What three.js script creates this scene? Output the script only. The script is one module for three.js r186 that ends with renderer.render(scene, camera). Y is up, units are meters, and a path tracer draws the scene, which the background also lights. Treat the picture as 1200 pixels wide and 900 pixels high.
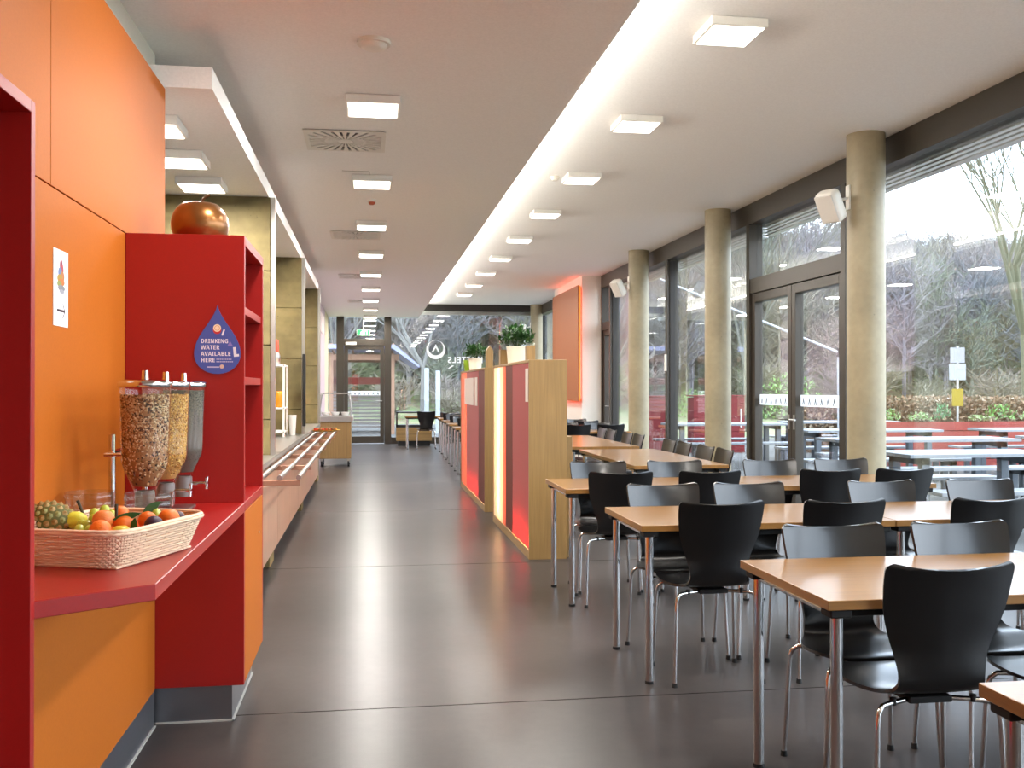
import * as THREE from 'three';
import { RoundedBoxGeometry } from 'three/addons/geometries/RoundedBoxGeometry.js';
import { mergeGeometries } from 'three/addons/utils/BufferGeometryUtils.js';
import { RectAreaLightUniformsLib } from 'three/addons/lights/RectAreaLightUniformsLib.js';
import { FontLoader } from 'three/addons/loaders/FontLoader.js';
import { TextGeometry } from 'three/addons/geometries/TextGeometry.js';

// ---------------------------------------------------------------- camera, sky, lights, exposure
RectAreaLightUniformsLib.init();
const scene = new THREE.Scene();
const camera = new THREE.PerspectiveCamera(2 * Math.atan(450 / 1130) * 180 / Math.PI, 4 / 3, 0.05, 600);
const YAW = Math.atan(167 / 1130);
camera.position.set(0, 1.37, 0);
camera.rotation.order = 'YXZ';
camera.rotation.y = -YAW;
camera.rotation.x = 5 / 1130;
const renderer = new THREE.WebGLRenderer({ antialias: true });
renderer.toneMapping = THREE.LinearToneMapping;
renderer.toneMappingExposure = 1.55;
renderer.shadowMap.enabled = true;
renderer.shadowMap.type = THREE.PCFSoftShadowMap;

const SKY_LEVEL = 5.5;          // overcast sky
const LAMP = 95;                // ceiling panels
const COVE = 17;                // strip along the dropped ceiling

// seeded random numbers and noise
let seedState = 12345;
const rnd = () => { seedState = (seedState + 0x6d2b79f5) | 0; let t = Math.imul(seedState ^ (seedState >>> 15), 1 | seedState); t = (t + Math.imul(t ^ (t >>> 7), 61 | t)) ^ t; return ((t ^ (t >>> 14)) >>> 0) / 4294967296; };
const R = (a, b) => a + (b - a) * rnd();
const hash = (x, y, s) => { let h = (x * 374761393 + y * 668265263 + s * 1442695041) | 0; h = Math.imul(h ^ (h >>> 13), 1274126177); return ((h ^ (h >>> 16)) >>> 0) / 4294967296; };
const vnoise = (x, y, px, py, s) => {   // tileable value noise with px, py cells
  const ix = Math.floor(x), iy = Math.floor(y); let fx = x - ix, fy = y - iy;
  fx = fx * fx * (3 - 2 * fx); fy = fy * fy * (3 - 2 * fy);
  const m = (a, n) => ((a % n) + n) % n;
  const a = hash(m(ix, px), m(iy, py), s), b = hash(m(ix + 1, px), m(iy, py), s), c = hash(m(ix, px), m(iy + 1, py), s), d = hash(m(ix + 1, px), m(iy + 1, py), s);
  return (a + (b - a) * fx) + ((c + (d - c) * fx) - (a + (b - a) * fx)) * fy;
};
const fbm = (u, v, nx, ny, oct, s) => { let a = 0, w = 0.5, t = 0; for (let i = 0; i < oct; i++) { a += w * vnoise(u * nx, v * ny, nx, ny, s + i); t += w; w *= 0.55; nx *= 2; ny *= 2; } return a / t; };
function makeTex(w, h, fn, srgb = true, type) {
  const d = new Uint8Array(w * h * 4);
  for (let y = 0; y < h; y++) for (let x = 0; x < w; x++) { const c = fn(x / w, y / h), k = (y * w + x) * 4; for (let i = 0; i < 3; i++) d[k + i] = Math.max(0, Math.min(255, c[i] * 255)); d[k + 3] = 255; }
  const t = new THREE.DataTexture(d, w, h); t.wrapS = t.wrapT = THREE.RepeatWrapping; t.magFilter = THREE.LinearFilter; t.minFilter = THREE.LinearMipmapLinearFilter; t.generateMipmaps = true;
  if (srgb) t.colorSpace = THREE.SRGBColorSpace; t.needsUpdate = true; return t;
}
const rep = (t, sx, sy = sx) => { const c = t.clone(); c.repeat.set(1 / sx, 1 / sy); c.needsUpdate = true; return c; };

// overcast sky: white cloud with paler blue thin places, even all round
{
  const W = 512, H = 256, d = new Float32Array(W * H * 4);
  for (let y = 0; y < H; y++) for (let x = 0; x < W; x++) {
    const n = fbm(x / W, y / H, 10, 6, 4, 77), b = Math.max(0, Math.min(1, (n - 0.42) * 4)), k = (y * W + x) * 4;
    d[k] = 0.70 + 0.16 * b; d[k + 1] = 0.84 + 0.1 * b; d[k + 2] = 1.04 + 0.02 * b; d[k + 3] = 1;
  }
  const t = new THREE.DataTexture(d, W, H, THREE.RGBAFormat, THREE.FloatType); t.mapping = THREE.EquirectangularReflectionMapping; t.magFilter = THREE.LinearFilter; t.wrapS = THREE.RepeatWrapping; t.needsUpdate = true;
  scene.background = t; scene.backgroundIntensity = SKY_LEVEL; scene.environmentIntensity = 1;
}

// ---------------------------------------------------------------- helpers
const used = {};
const numbered = (n) => { const k = used[n] = (used[n] ?? -1) + 1; return k ? n + '_' + String(k).padStart(3, '0') : n; };
function tag(o, label, category, group, kind) { o.userData = { label, category }; if (group) o.userData.group = group; if (kind) o.userData.kind = kind; return o; }
function thing(name, label, category, opt = {}) {
  const o = new THREE.Group(); o.name = numbered(name); scene.add(o); tag(o, label, category, opt.group, opt.kind);
  if (opt.at) o.position.set(opt.at[0], opt.at[1], -opt.at[2]);
  if (opt.turn) o.rotation.y = opt.turn;
  return o;
}
function mesh(name, geo, mat, parent, pos) { const m = new THREE.Mesh(geo, mat); m.name = name; if (pos) m.position.set(...pos); parent.add(m); return m; }
function solo(name, label, category, geo, mat, opt = {}) {   // a thing of one mesh
  const m = new THREE.Mesh(geo, mat); m.name = numbered(name); scene.add(m); tag(m, label, category, opt.group, opt.kind);
  if (opt.at) m.position.set(opt.at[0], opt.at[1], -opt.at[2]);
  if (opt.turn) m.rotation.y = opt.turn;
  return m;
}
// uv in metres by the way each face points; swap turns the grain
function metric(g, swap = false) {
  const p = g.attributes.position, n = g.attributes.normal, uv = new Float32Array(p.count * 2);
  for (let i = 0; i < p.count; i++) {
    const ax = Math.abs(n.getX(i)), ay = Math.abs(n.getY(i)), az = Math.abs(n.getZ(i)); let u, v;
    if (ax >= ay && ax >= az) { u = p.getZ(i); v = p.getY(i); } else if (ay >= az) { u = p.getX(i); v = p.getZ(i); } else { u = p.getX(i); v = p.getY(i); }
    uv[2 * i] = swap ? v : u; uv[2 * i + 1] = swap ? u : v;
  }
  g.setAttribute('uv', new THREE.BufferAttribute(uv, 2)); return g;
}
// box from room coordinates: X0..X1, Y0..Y1, D0..D1 (D runs down the hall, z = -D)
function box(x0, x1, y0, y1, d0, d1, r = 0, swap = false) {
  const w = x1 - x0, h = y1 - y0, d = d1 - d0; let g;
  if (r > 0) g = new RoundedBoxGeometry(w, h, d, 1, Math.min(r, w / 2.1, h / 2.1, d / 2.1)); else g = new THREE.BoxGeometry(w, h, d);
  g.translate((x0 + x1) / 2, (y0 + y1) / 2, -(d0 + d1) / 2); return metric(g.index ? g.toNonIndexed() : g, swap);
}
const lbox = (x0, x1, y0, y1, z0, z1, r = 0, swap = false) => box(x0, x1, y0, y1, -z1, -z0, r, swap);   // the same in a thing's own x, y, z
const cyl = (r0, r1, h, x, y, z, seg = 20) => { const g = new THREE.CylinderGeometry(r1, r0, h, seg); g.translate(x, y + h / 2, z); return g; };
const V3 = (x, y, z) => new THREE.Vector3(x, y, z);
function rod(a, b, r, seg = 10, r1 = r) {
  const d = b.clone().sub(a), g = new THREE.CylinderGeometry(r1, r, d.length(), seg);
  g.applyQuaternion(new THREE.Quaternion().setFromUnitVectors(V3(0, 1, 0), d.clone().normalize())); g.translate((a.x + b.x) / 2, (a.y + b.y) / 2, (a.z + b.z) / 2); return g;
}
const tube = (pts, r, n = 16, seg = 8, closed = false) => new THREE.TubeGeometry(new THREE.CatmullRomCurve3(pts.map((q) => V3(...q)), closed, 'centripetal'), n, r, seg, closed);
const join = (list) => mergeGeometries(list.map((g) => { const q = g.index ? g.toNonIndexed() : g.clone(); for (const k of Object.keys(q.attributes)) if (!['position', 'normal', 'uv'].includes(k)) q.deleteAttribute(k); return q; }));
const lathe = (pts, seg = 28) => new THREE.LatheGeometry(pts.map(([x, y]) => new THREE.Vector2(x, y)), seg);
function canvasTex(w, h, draw) { const c = document.createElement('canvas'); c.width = w; c.height = h; draw(c.getContext('2d'), w, h); const t = new THREE.CanvasTexture(c); t.colorSpace = THREE.SRGBColorSpace; t.magFilter = THREE.LinearFilter; return t; }

// ---------------------------------------------------------------- materials
const std = (color, roughness, extra = {}) => new THREE.MeshStandardMaterial({ color, roughness, ...extra });
const phys = (color, roughness, extra = {}) => new THREE.MeshPhysicalMaterial({ color, roughness, ...extra });
const grain = makeTex(512, 512, (u, v) => { const a = fbm(u, v, 40, 2, 4, 5), b = fbm(u, v, 160, 3, 2, 9), c = fbm(u, v, 3, 2, 3, 31); const k = 0.80 + 0.14 * a + 0.06 * b + 0.07 * (c - 0.5); return [k, k * (0.985 + 0.015 * a), k * (0.96 + 0.04 * a)]; });
const speck = makeTex(256, 256, (u, v) => { const k = 0.95 + 0.05 * fbm(u, v, 60, 60, 3, 3); return [k, k, k]; });
const concreteTex = makeTex(1024, 1024, (u, v) => {
  const a = fbm(u, v, 4, 4, 5, 11), b = fbm(u, v, 24, 24, 4, 12), c = fbm(u, v, 5, 40, 3, 13), pore = vnoise(u * 150, v * 150, 150, 150, 14) > 0.965 ? 0.72 : 1;
  const stain = Math.max(0, fbm(u, v, 6, 3, 4, 15) - 0.55) * 1.2, k = (0.70 + 0.24 * (a - 0.5) * 1.6 + 0.14 * (b - 0.5) + 0.08 * (c - 0.5) - stain * 0.5) * pore;
  return [k, k * 0.955, k * (0.80 + 0.06 * b)];
});
const columnTex = makeTex(1024, 1024, (u, v) => {
  const a = fbm(u, v, 3, 5, 4, 21), b = fbm(u, v, 30, 30, 3, 22), pore = vnoise(u * 120, v * 120, 120, 120, 24) > 0.972 ? 0.84 : 1, k = (0.80 + 0.12 * (a - 0.5) + 0.06 * (b - 0.5)) * pore;
  return [k, k * 0.97, k * 0.87];
});
const floorTex = makeTex(1024, 1024, (u, v) => {
  const a = fbm(u, v, 3, 3, 5, 41), b = fbm(u, v, 14, 14, 4, 42), c = fbm(u, v, 90, 90, 2, 43), k = 0.83 + 0.40 * (a - 0.5) + 0.08 * (b - 0.5) + 0.06 * (c - 0.5) + 0.05 * (hash(Math.round(u * 1024), Math.round(v * 1024), 44) - 0.5);
  return [k, k * 0.985, k * 0.96];
});
const ripple = makeTex(256, 256, (u, v) => { const k = fbm(u, v, 6, 6, 3, 61); return [k, k, k]; }, false);
const M = {
  ceiling: std(0xfbfaf7, 0.9, { map: rep(speck, 0.5) }),
  white: std(0xe9e6e0, 0.55), whitePlastic: std(0xe6e2d8, 0.4), wall: std(0xe4dfd4, 0.85, { map: rep(speck, 0.4) }),
  orange: phys(0xba651f, 0.55, { map: rep(speck, 0.3), specularIntensity: 0.28 }),
  red: std(0xa31813, 0.42, { map: rep(speck, 0.3) }),
  redTop: std(0xa51e1a, 0.3, { map: rep(speck, 0.3) }),
  concrete: std(0xb6a97e, 0.75, { map: rep(concreteTex, 2.2) }),
  column: std(0xbfb6a4, 0.45, { map: rep(columnTex, 1.0) }),
  floor: phys(0x524e4e, 0.29, { specularIntensity: 0.38, map: rep(floorTex, 3.1) }),
  joint: std(0x2a2724, 0.9),
  frame: std(0x423c34, 0.42, { metalness: 0.35 }), frameDark: std(0x2c2824, 0.5, { metalness: 0.2 }),
  beech: phys(0x9e7032, 0.36, { map: rep(grain, 0.5), clearcoat: 0.65, clearcoatRoughness: 0.15 }),
  birch: std(0xa28250, 0.42, { map: rep(grain, 0.6) }),
  paleWood: std(0xcda88c, 0.4, { map: rep(grain, 0.7) }),
  plyBlack: phys(0x0d0c0d, 0.32, { map: rep(grain, 0.25), clearcoat: 0.6, clearcoatRoughness: 0.18 }),
  chrome: std(0xd8d6d4, 0.1, { metalness: 1 }), steel: std(0xb4b2ae, 0.32, { metalness: 0.9 }), plinth: std(0x8d9096, 0.34, { metalness: 0.85 }),
  rubber: std(0x131313, 0.7), black: std(0x171615, 0.5),
  glass: phys(0xf5f7f7, 0, { transmission: 1, thickness: 0, ior: 1.7 }),
  clear: phys(0xf6f6f4, 0.02, { transmission: 1, thickness: 0, ior: 1.5 }),
  paper: std(0xeeeae4, 0.8), leaf: phys(0x2c5a1e, 0.55, { transmission: 0.25, thickness: 0, side: THREE.DoubleSide }),
  wicker: std(0xe6c8a8, 0.6), pot: std(0xe6dcc8, 0.5), potGreen: std(0x8fae2a, 0.5),
  lamp: std(0xffffff, 0.5, { emissive: 0xfff6e8, emissiveIntensity: 4 }),
};

// ---------------------------------------------------------------- setting: floor, ceilings, walls
const XW = 4.30, END = 24.0, NEAR = -2.0, YC = 3.13, YU = 3.45, XS = 1.2, LEFTX = -5.0;
const VENTS = [[-0.17, 6.93], [-0.16, 11.2], [-0.2, 15.3], [-0.16, 19.7]];
{
  const f = thing('floor', 'polished dark concrete floor cast in wide slabs with saw-cut joints', 'floor', { kind: 'structure' });
  mesh('base_slab', box(LEFTX, XW + 0.1, -0.2, -0.012, NEAR - 0.1, END + 0.1), M.joint, f);
  const cuts = [NEAR, 0.82, 4.17, 7.5, 10.85, 14.2, 17.55, 20.9, END];
  for (let i = 0; i < cuts.length - 1; i++) mesh('concrete_slab', box(LEFTX, XW - 0.06, -0.012, 0, cuts[i] + 0.004, cuts[i + 1] - 0.004), M.floor, f);
  const c = thing('ceiling', 'white plaster ceiling, dropped over the corridor and raised over the tables', 'ceiling', { kind: 'structure' });
  const cs = new THREE.Shape([[LEFTX, NEAR], [XS, NEAR], [XS, END + 0.4], [LEFTX, END + 0.4]].map((q) => new THREE.Vector2(...q)));
  for (const [x, d] of VENTS) cs.holes.push(new THREE.Path([[x - 0.27, d - 0.27], [x - 0.27, d + 0.27], [x + 0.27, d + 0.27], [x + 0.27, d - 0.27]].map((q) => new THREE.Vector2(...q))));   // openings for the air ducts
  const cg = new THREE.ExtrudeGeometry(cs, { depth: YU + 0.2 - YC, bevelEnabled: false }); cg.rotateX(-Math.PI / 2); cg.translate(0, YC, 0);
  mesh('dropped_ceiling', metric(cg), M.ceiling, c);
  mesh('raised_ceiling', box(XS, XW + 0.5, YU, YU + 0.2, NEAR, END + 0.4), M.ceiling, c);
  const wl = thing('wall_left', 'white wall with orange satin cladding panels above the breakfast counter', 'wall', { kind: 'structure' });
  mesh('wall_core', box(-1.32, -1.12, 0, YC, NEAR, 5.3), M.wall, wl);
  mesh('batten', box(-1.12, -1.012, 0, 2.79, NEAR, 4.83), M.black, wl);
  for (const [y0, y1, d0, d1] of [[0, 1.998, NEAR, 4.86], [2.002, 2.82, NEAR, 0.9], [2.002, 2.82, 0.904, 3.168], [2.002, 2.82, 3.172, 4.86]]) mesh('cladding_panel', box(-1.01, -0.98, y0, y1, d0, d1, 0.002), M.orange, wl);
  const wb = thing('wall_back', 'white wall closing the hall behind the tables', 'wall', { kind: 'structure' });
  mesh('wall_core', box(LEFTX, XW + 0.3, 0, YU, NEAR - 0.2, NEAR), M.wall, wb);
  const wk = thing('wall_kitchen', 'pale kitchen wall at the back of the serving bays', 'wall', { kind: 'structure' });
  mesh('wall_core', box(LEFTX - 0.2, LEFTX, 0, YC, NEAR, END), M.wall, wk);
  const we = thing('wall_corridor', 'lavender and cream wall past the last concrete pillar', 'wall', { kind: 'structure' });
  mesh('wall_core', box(-1.2, -1.0, 0, YC, 14.7, 22.2), std(0xc9b3ba, 0.8), we);
  mesh('wall_end', box(-1.2, -1.0, 0, YC, 22.2, END), std(0xd9cfae, 0.8), we);
  mesh('wall_infill', box(LEFTX, -1.2, 0, YC, END - 0.1, END), M.wall, we);
  const bulk = thing('ceiling', 'white lowered ceiling slab over the serving bays with a shadow gap', 'ceiling', { kind: 'structure' });
  mesh('slab', box(LEFTX, -0.76, 2.83, 2.935, 4.86, 14.75), M.ceiling, bulk);
}
// concrete cross walls of the serving bays, cast in lifts
[7.54, 10.98, 14.38].forEach((d, i) => {
  const w = thing('wall_pillar', ['board-cast concrete cross wall behind the red cabinet', 'board-cast concrete cross wall beside the juice rack', 'board-cast concrete cross wall at the end of the serving counter'][i], 'pillar', { kind: 'structure' });
  mesh('core', box(-2.6, -0.765, 0, 2.83, d + 0.01, d + 0.3), M.concrete, w);
  for (let k = 0; k < 5; k++) mesh('concrete_panel', box(-2.6, -0.75, k * 0.566 + 0.003, (k + 1) * 0.566 - 0.003, d, d + 0.31, 0.004), M.concrete, w);
  mesh('shutter_guide', box(-0.75, -0.715, 0.86, 2.83, d + 0.02, d + 0.07), M.steel, w);
});
// round concrete columns
[[4.03, 7.4], [4.03, 10.8], [4.03, 14.16], [4.12, 23.7]].forEach(([x, d], i) => {
  const o = thing('column', ['round fair-faced concrete column in front of the wide window', 'round fair-faced concrete column beside the double glass door', 'round fair-faced concrete column holding a speaker before the narrow door', 'round concrete column in the far glazed corner'][i], 'column', { kind: 'structure' });
  const g = cyl(0.152, 0.152, YU, x, 0, -d, 48); const uv = g.attributes.uv; for (let k = 0; k < uv.count; k++) uv.setXY(k, uv.getX(k) * 0.95, uv.getY(k) * YU);
  mesh('shaft', g, M.column, o);
});
// pier with a backlit orange wall panel
{
  const o = thing('wall_pier', 'white plastered pier between the windows', 'pier', { kind: 'structure' });
  mesh('core', box(3.88, XW, 0, YU, 17.42, 20.1), M.wall, o);
  const p = thing('light_panel', 'orange wall panel with a glowing orange edge hung on the white pier', 'light panel');
  mesh('face_panel', box(3.775, 3.80, 1.14, 3.26, 17.3, 19.75, 0.003), std(0xa26032, 0.55, { map: rep(speck, 0.3) }), p);
  mesh('backing', box(3.83, 3.876, 1.18, 3.22, 17.45, 19.7), M.white, p);
  mesh('glow_edge', box(3.80, 3.83, 1.15, 3.25, 17.33, 19.72), std(0xff6a1c, 0.5, { emissive: 0xff5a14, emissiveIntensity: 1.6 }), p);
  for (const [w, h, x, y, d, look] of [[0.03, 2.1, 3.815, 2.2, 17.29, [3.86, 2.2, 16.5]], [2.4, 0.03, 3.815, 3.27, 18.5, [3.84, 3.45, 18.5]], [2.4, 0.03, 3.815, 1.13, 18.5, [3.84, 0.5, 18.5]]]) {
    const l = new THREE.RectAreaLight(0xff5014, 3.2, h > w ? w : w, h); l.name = 'panel_edge_light'; l.position.set(x, y, -d);
    if (h < w) { l.rotation.order = 'YXZ'; l.rotation.y = Math.PI / 2; l.rotation.x = y > 2 ? Math.PI / 2 : -Math.PI / 2; } else l.lookAt(look[0], look[1], -look[2]);
    scene.add(l);
  }
}
// strip light along the step of the ceiling
{
  const o = thing('cove_light', 'long LED strip washing the raised ceiling along its step', 'light');
  mesh('profile', box(XS, XS + 0.03, 3.15, 3.2, NEAR + 0.2, END - 0.4), M.white, o);
  mesh('diffuser', box(XS + 0.004, XS + 0.028, 3.2, 3.206, NEAR + 0.2, END - 0.4), std(0xffffff, 0.5, { emissive: 0xfff8ea, emissiveIntensity: 3 }), o);
  const len = END - 0.6 - NEAR, l = new THREE.RectAreaLight(0xfffaf0, COVE, len, 0.06); l.name = 'cove_strip_light';
  l.position.set(XS + 0.04, 3.215, -(NEAR + 0.2 + len / 2)); 
  l.lookAt(XS + 0.04 + 0.7, 3.215 + 1, l.position.z);   // up and out over the raised ceiling
  scene.add(l);
}
// ceiling lamps
function ceilingLamp(x, y, d, label, group, size = 0.33) {
  const o = thing('ceiling_lamp', label, 'ceiling lamp', { at: [x, y, d], group });
  mesh('housing', lbox(-size / 2, size / 2, -0.052, -0.002, -size / 2, size / 2, 0.004), M.white, o);
  mesh('diffuser', lbox(-size / 2 + 0.018, size / 2 - 0.018, -0.056, -0.05, -size / 2 + 0.018, size / 2 - 0.018), M.lamp, o);
  const l = new THREE.RectAreaLight(0xfffaf3, LAMP, size - 0.04, size - 0.04); l.name = 'lamp_light'; l.position.set(x, y - 0.062, -d); l.rotation.x = -Math.PI / 2; scene.add(l);
}
const ord = ['first', 'second', 'third', 'fourth', 'fifth', 'sixth', 'seventh', 'eighth', 'ninth', 'tenth', 'eleventh', 'twelfth', 'thirteenth'];
for (let i = -1; i < 9; i++) ceilingLamp(0.02, YC, 5.98 + 2.2 * i, 'square lamp in the dropped corridor ceiling, ' + ord[8 - i] + ' from the entrance door', 'corridor ceiling lamps');
for (let i = -2; i < 9; i++) ceilingLamp(2.05, YU, 5.3 + 1.96 * i, 'square lamp on the raised ceiling above the tables, ' + ord[8 - i] + ' from the end window', 'dining ceiling lamps');
for (const [d, n] of [[5.5, 'third'], [6.27, 'second'], [7.04, 'first']]) ceilingLamp(-1.17, 2.83, d, 'square lamp over the serving bay behind the apple, ' + n + ' from the concrete wall', 'serving bay lamps', 0.31);
for (const [d, n] of [[8.6, 'second bay near the first cross wall'], [9.9, 'second bay near the juice rack'], [12.0, 'third bay near the juice rack wall'], [13.2, 'third bay near the last cross wall']]) ceilingLamp(-1.5, 2.83, d, 'square lamp deep inside the serving line, ' + n, 'inner bay lamps', 0.31);

// ---------------------------------------------------------------- glazing
const XG = XW + 0.03;
function windowZ(name, label, d0, d1, y0 = 0.1, y1 = 3.2) {   // a fixed pane in the long glass wall
  const o = thing(name, label, 'window', { kind: 'structure' });
  mesh('frame_post', box(XW - 0.06, XW + 0.1, 0, 3.22, d0 - 0.045, d0 + 0.045, 0.003), M.frame, o);
  mesh('frame_rail', box(XW - 0.05, XW + 0.1, 0, y0, d0 + 0.045, d1 - 0.045, 0.003), M.frame, o);
  mesh('pane', box(XG, XG + 0.008, y0, 3.22, d0 + 0.045, d1 - 0.045), M.glass, o);
  mesh('glazing_bead', join([box(XW - 0.02, XW + 0.06, y0, 3.2, d0 + 0.045, d0 + 0.065), box(XW - 0.02, XW + 0.06, y0, 3.2, d1 - 0.065, d1 - 0.045)]), M.frameDark, o);
  return o;
}
windowZ('window_1', 'wide fixed window pane beside the first concrete column', 4.9, 8.2);
windowZ('window_2', 'fixed window pane between the double door and the next mullion', 10.42, 13.46);
windowZ('window_3', 'fixed window pane between the middle mullion and the narrow door', 13.46, 16.78);
windowZ('window_4', 'fixed window pane beyond the white pier', 20.15, 23.95);
windowZ('window_5', 'fixed window pane past the end of the dining rows', 1.5, 4.9);
windowZ('window_6', 'fixed window pane near the back wall', NEAR + 0.05, 1.5);
function leafZ(o, d0, d1, handleD) {
  const l = new THREE.Group(); l.name = 'leaf'; o.add(l);
  for (const [a, b] of [[d0, d0 + 0.085], [d1 - 0.085, d1]]) mesh('stile', box(XW - 0.03, XW + 0.06, 0.02, 2.43, a, b, 0.004), M.frame, l);
  mesh('bottom_rail', box(XW - 0.03, XW + 0.06, 0.02, 0.16, d0 + 0.085, d1 - 0.085, 0.004), M.frame, l);
  mesh('top_rail', box(XW - 0.03, XW + 0.06, 2.335, 2.43, d0 + 0.085, d1 - 0.085, 0.004), M.frame, l);
  mesh('pane', box(XG, XG + 0.008, 0.16, 2.335, d0 + 0.085, d1 - 0.085), M.glass, l);
  mesh('handle', join([rod(V3(XW - 0.08, 1.05, -handleD), V3(XW - 0.03, 1.05, -handleD), 0.011), rod(V3(XW - 0.08, 1.05, -handleD), V3(XW - 0.08, 1.05, -handleD + (handleD > (d0 + d1) / 2 ? 0.13 : -0.13)), 0.01), box(XW - 0.035, XW - 0.03, 0.95, 1.1, handleD - 0.018, handleD + 0.018)]), M.steel, l);
}
const bandTex = canvasTex(1024, 128, (c, w, h) => { c.fillStyle = '#f1f3f4'; c.fillRect(0, 0, w, h); for (let i = 0; i < 7; i++) { const x = (i + 0.5) * w / 7; c.fillStyle = '#3d444a'; c.beginPath(); c.moveTo(x, 18); c.lineTo(x + 34, 112); c.lineTo(x + 12, 112); c.lineTo(x, 70); c.lineTo(x - 12, 112); c.lineTo(x - 34, 112); c.fill(); } });
const bandMat = phys(0xffffff, 0.95, { map: bandTex, transmission: 0.5, thickness: 0, side: THREE.DoubleSide });
{
  const o = thing('door_1', 'double glass door with transom between the first and second columns', 'door', { kind: 'structure' });
  mesh('frame_post', box(XW - 0.06, XW + 0.1, 0, 3.22, 8.155, 8.245, 0.003), M.frame, o);
  mesh('transom_bar', box(XW - 0.05, XW + 0.1, 2.435, 2.6, 8.245, 10.375, 0.004), M.frame, o);
  mesh('transom_pane', box(XG, XG + 0.008, 2.6, 3.22, 8.245, 10.375), M.glass, o);
  leafZ(o, 8.25, 9.335, 9.28); leafZ(o, 9.345, 10.37, 9.4);
  for (const [d0, d1, n] of [[8.34, 9.25, 'door glass nearer the wide window'], [9.43, 10.285, 'door glass nearer the second column']]) {
    const g = new THREE.PlaneGeometry(d1 - d0, 0.115); g.rotateY(-Math.PI / 2);
    solo('safety_band', 'white safety strip with dark tent marks on the ' + n, 'glass sticker', g, bandMat, { at: [XG - 0.002, 1.245, (d0 + d1) / 2] });
  }
  const p = thing('door_2', 'narrow glass door with transom beside the white pier', 'door', { kind: 'structure' });
  mesh('frame_post', box(XW - 0.06, XW + 0.1, 0, 3.22, 16.735, 16.825, 0.003), M.frame, p);
  mesh('frame_post', box(XW - 0.06, XW + 0.1, 0, 3.22, 17.36, 17.42, 0.003), M.frame, p);
  mesh('transom_bar', box(XW - 0.05, XW + 0.1, 2.435, 2.58, 16.825, 17.36, 0.004), M.frame, p);
  mesh('transom_pane', box(XG, XG + 0.008, 2.58, 3.22, 16.825, 17.36), M.glass, p);
  leafZ(p, 16.83, 17.355, 16.88);
  const h = thing('trim_1', 'dark metal header running along the top of the glass wall', 'header', { kind: 'structure' });
  mesh('header_beam', box(XW - 0.06, XW + 0.12, 3.22, YU, NEAR, 17.42, 0.004), M.frame, h);
  mesh('header_beam', box(XW - 0.06, XW + 0.12, 3.22, YU, 20.1, END, 0.004), M.frame, h);
  // raised outside blinds, packed under the header
  for (const [d0, d1, n] of [[4.95, 8.15, 'wide window'], [8.26, 10.36, 'double door'], [10.47, 13.41, 'second window'], [13.51, 16.73, 'third window']]) {
    const b = thing('outside_blind', 'raised grey slat blind packed at the top of the ' + n, 'blind');
    for (let k = 0; k < 4; k++) mesh('slat', box(XW + 0.13, XW + 0.21, 3.09 + k * 0.034, 3.105 + k * 0.034, d0, d1, 0.004), M.steel, b);
    mesh('head_box', box(XW + 0.12, XW + 0.22, 3.226, 3.4, d0, d1), M.frame, b);
  }
  solo('notice_plate', 'white upright notice plate fixed to the middle mullion', 'notice', box(XW - 0.075, XW - 0.062, 1.62, 1.86, 13.42, 13.5, 0.003), M.paper);
}
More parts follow.
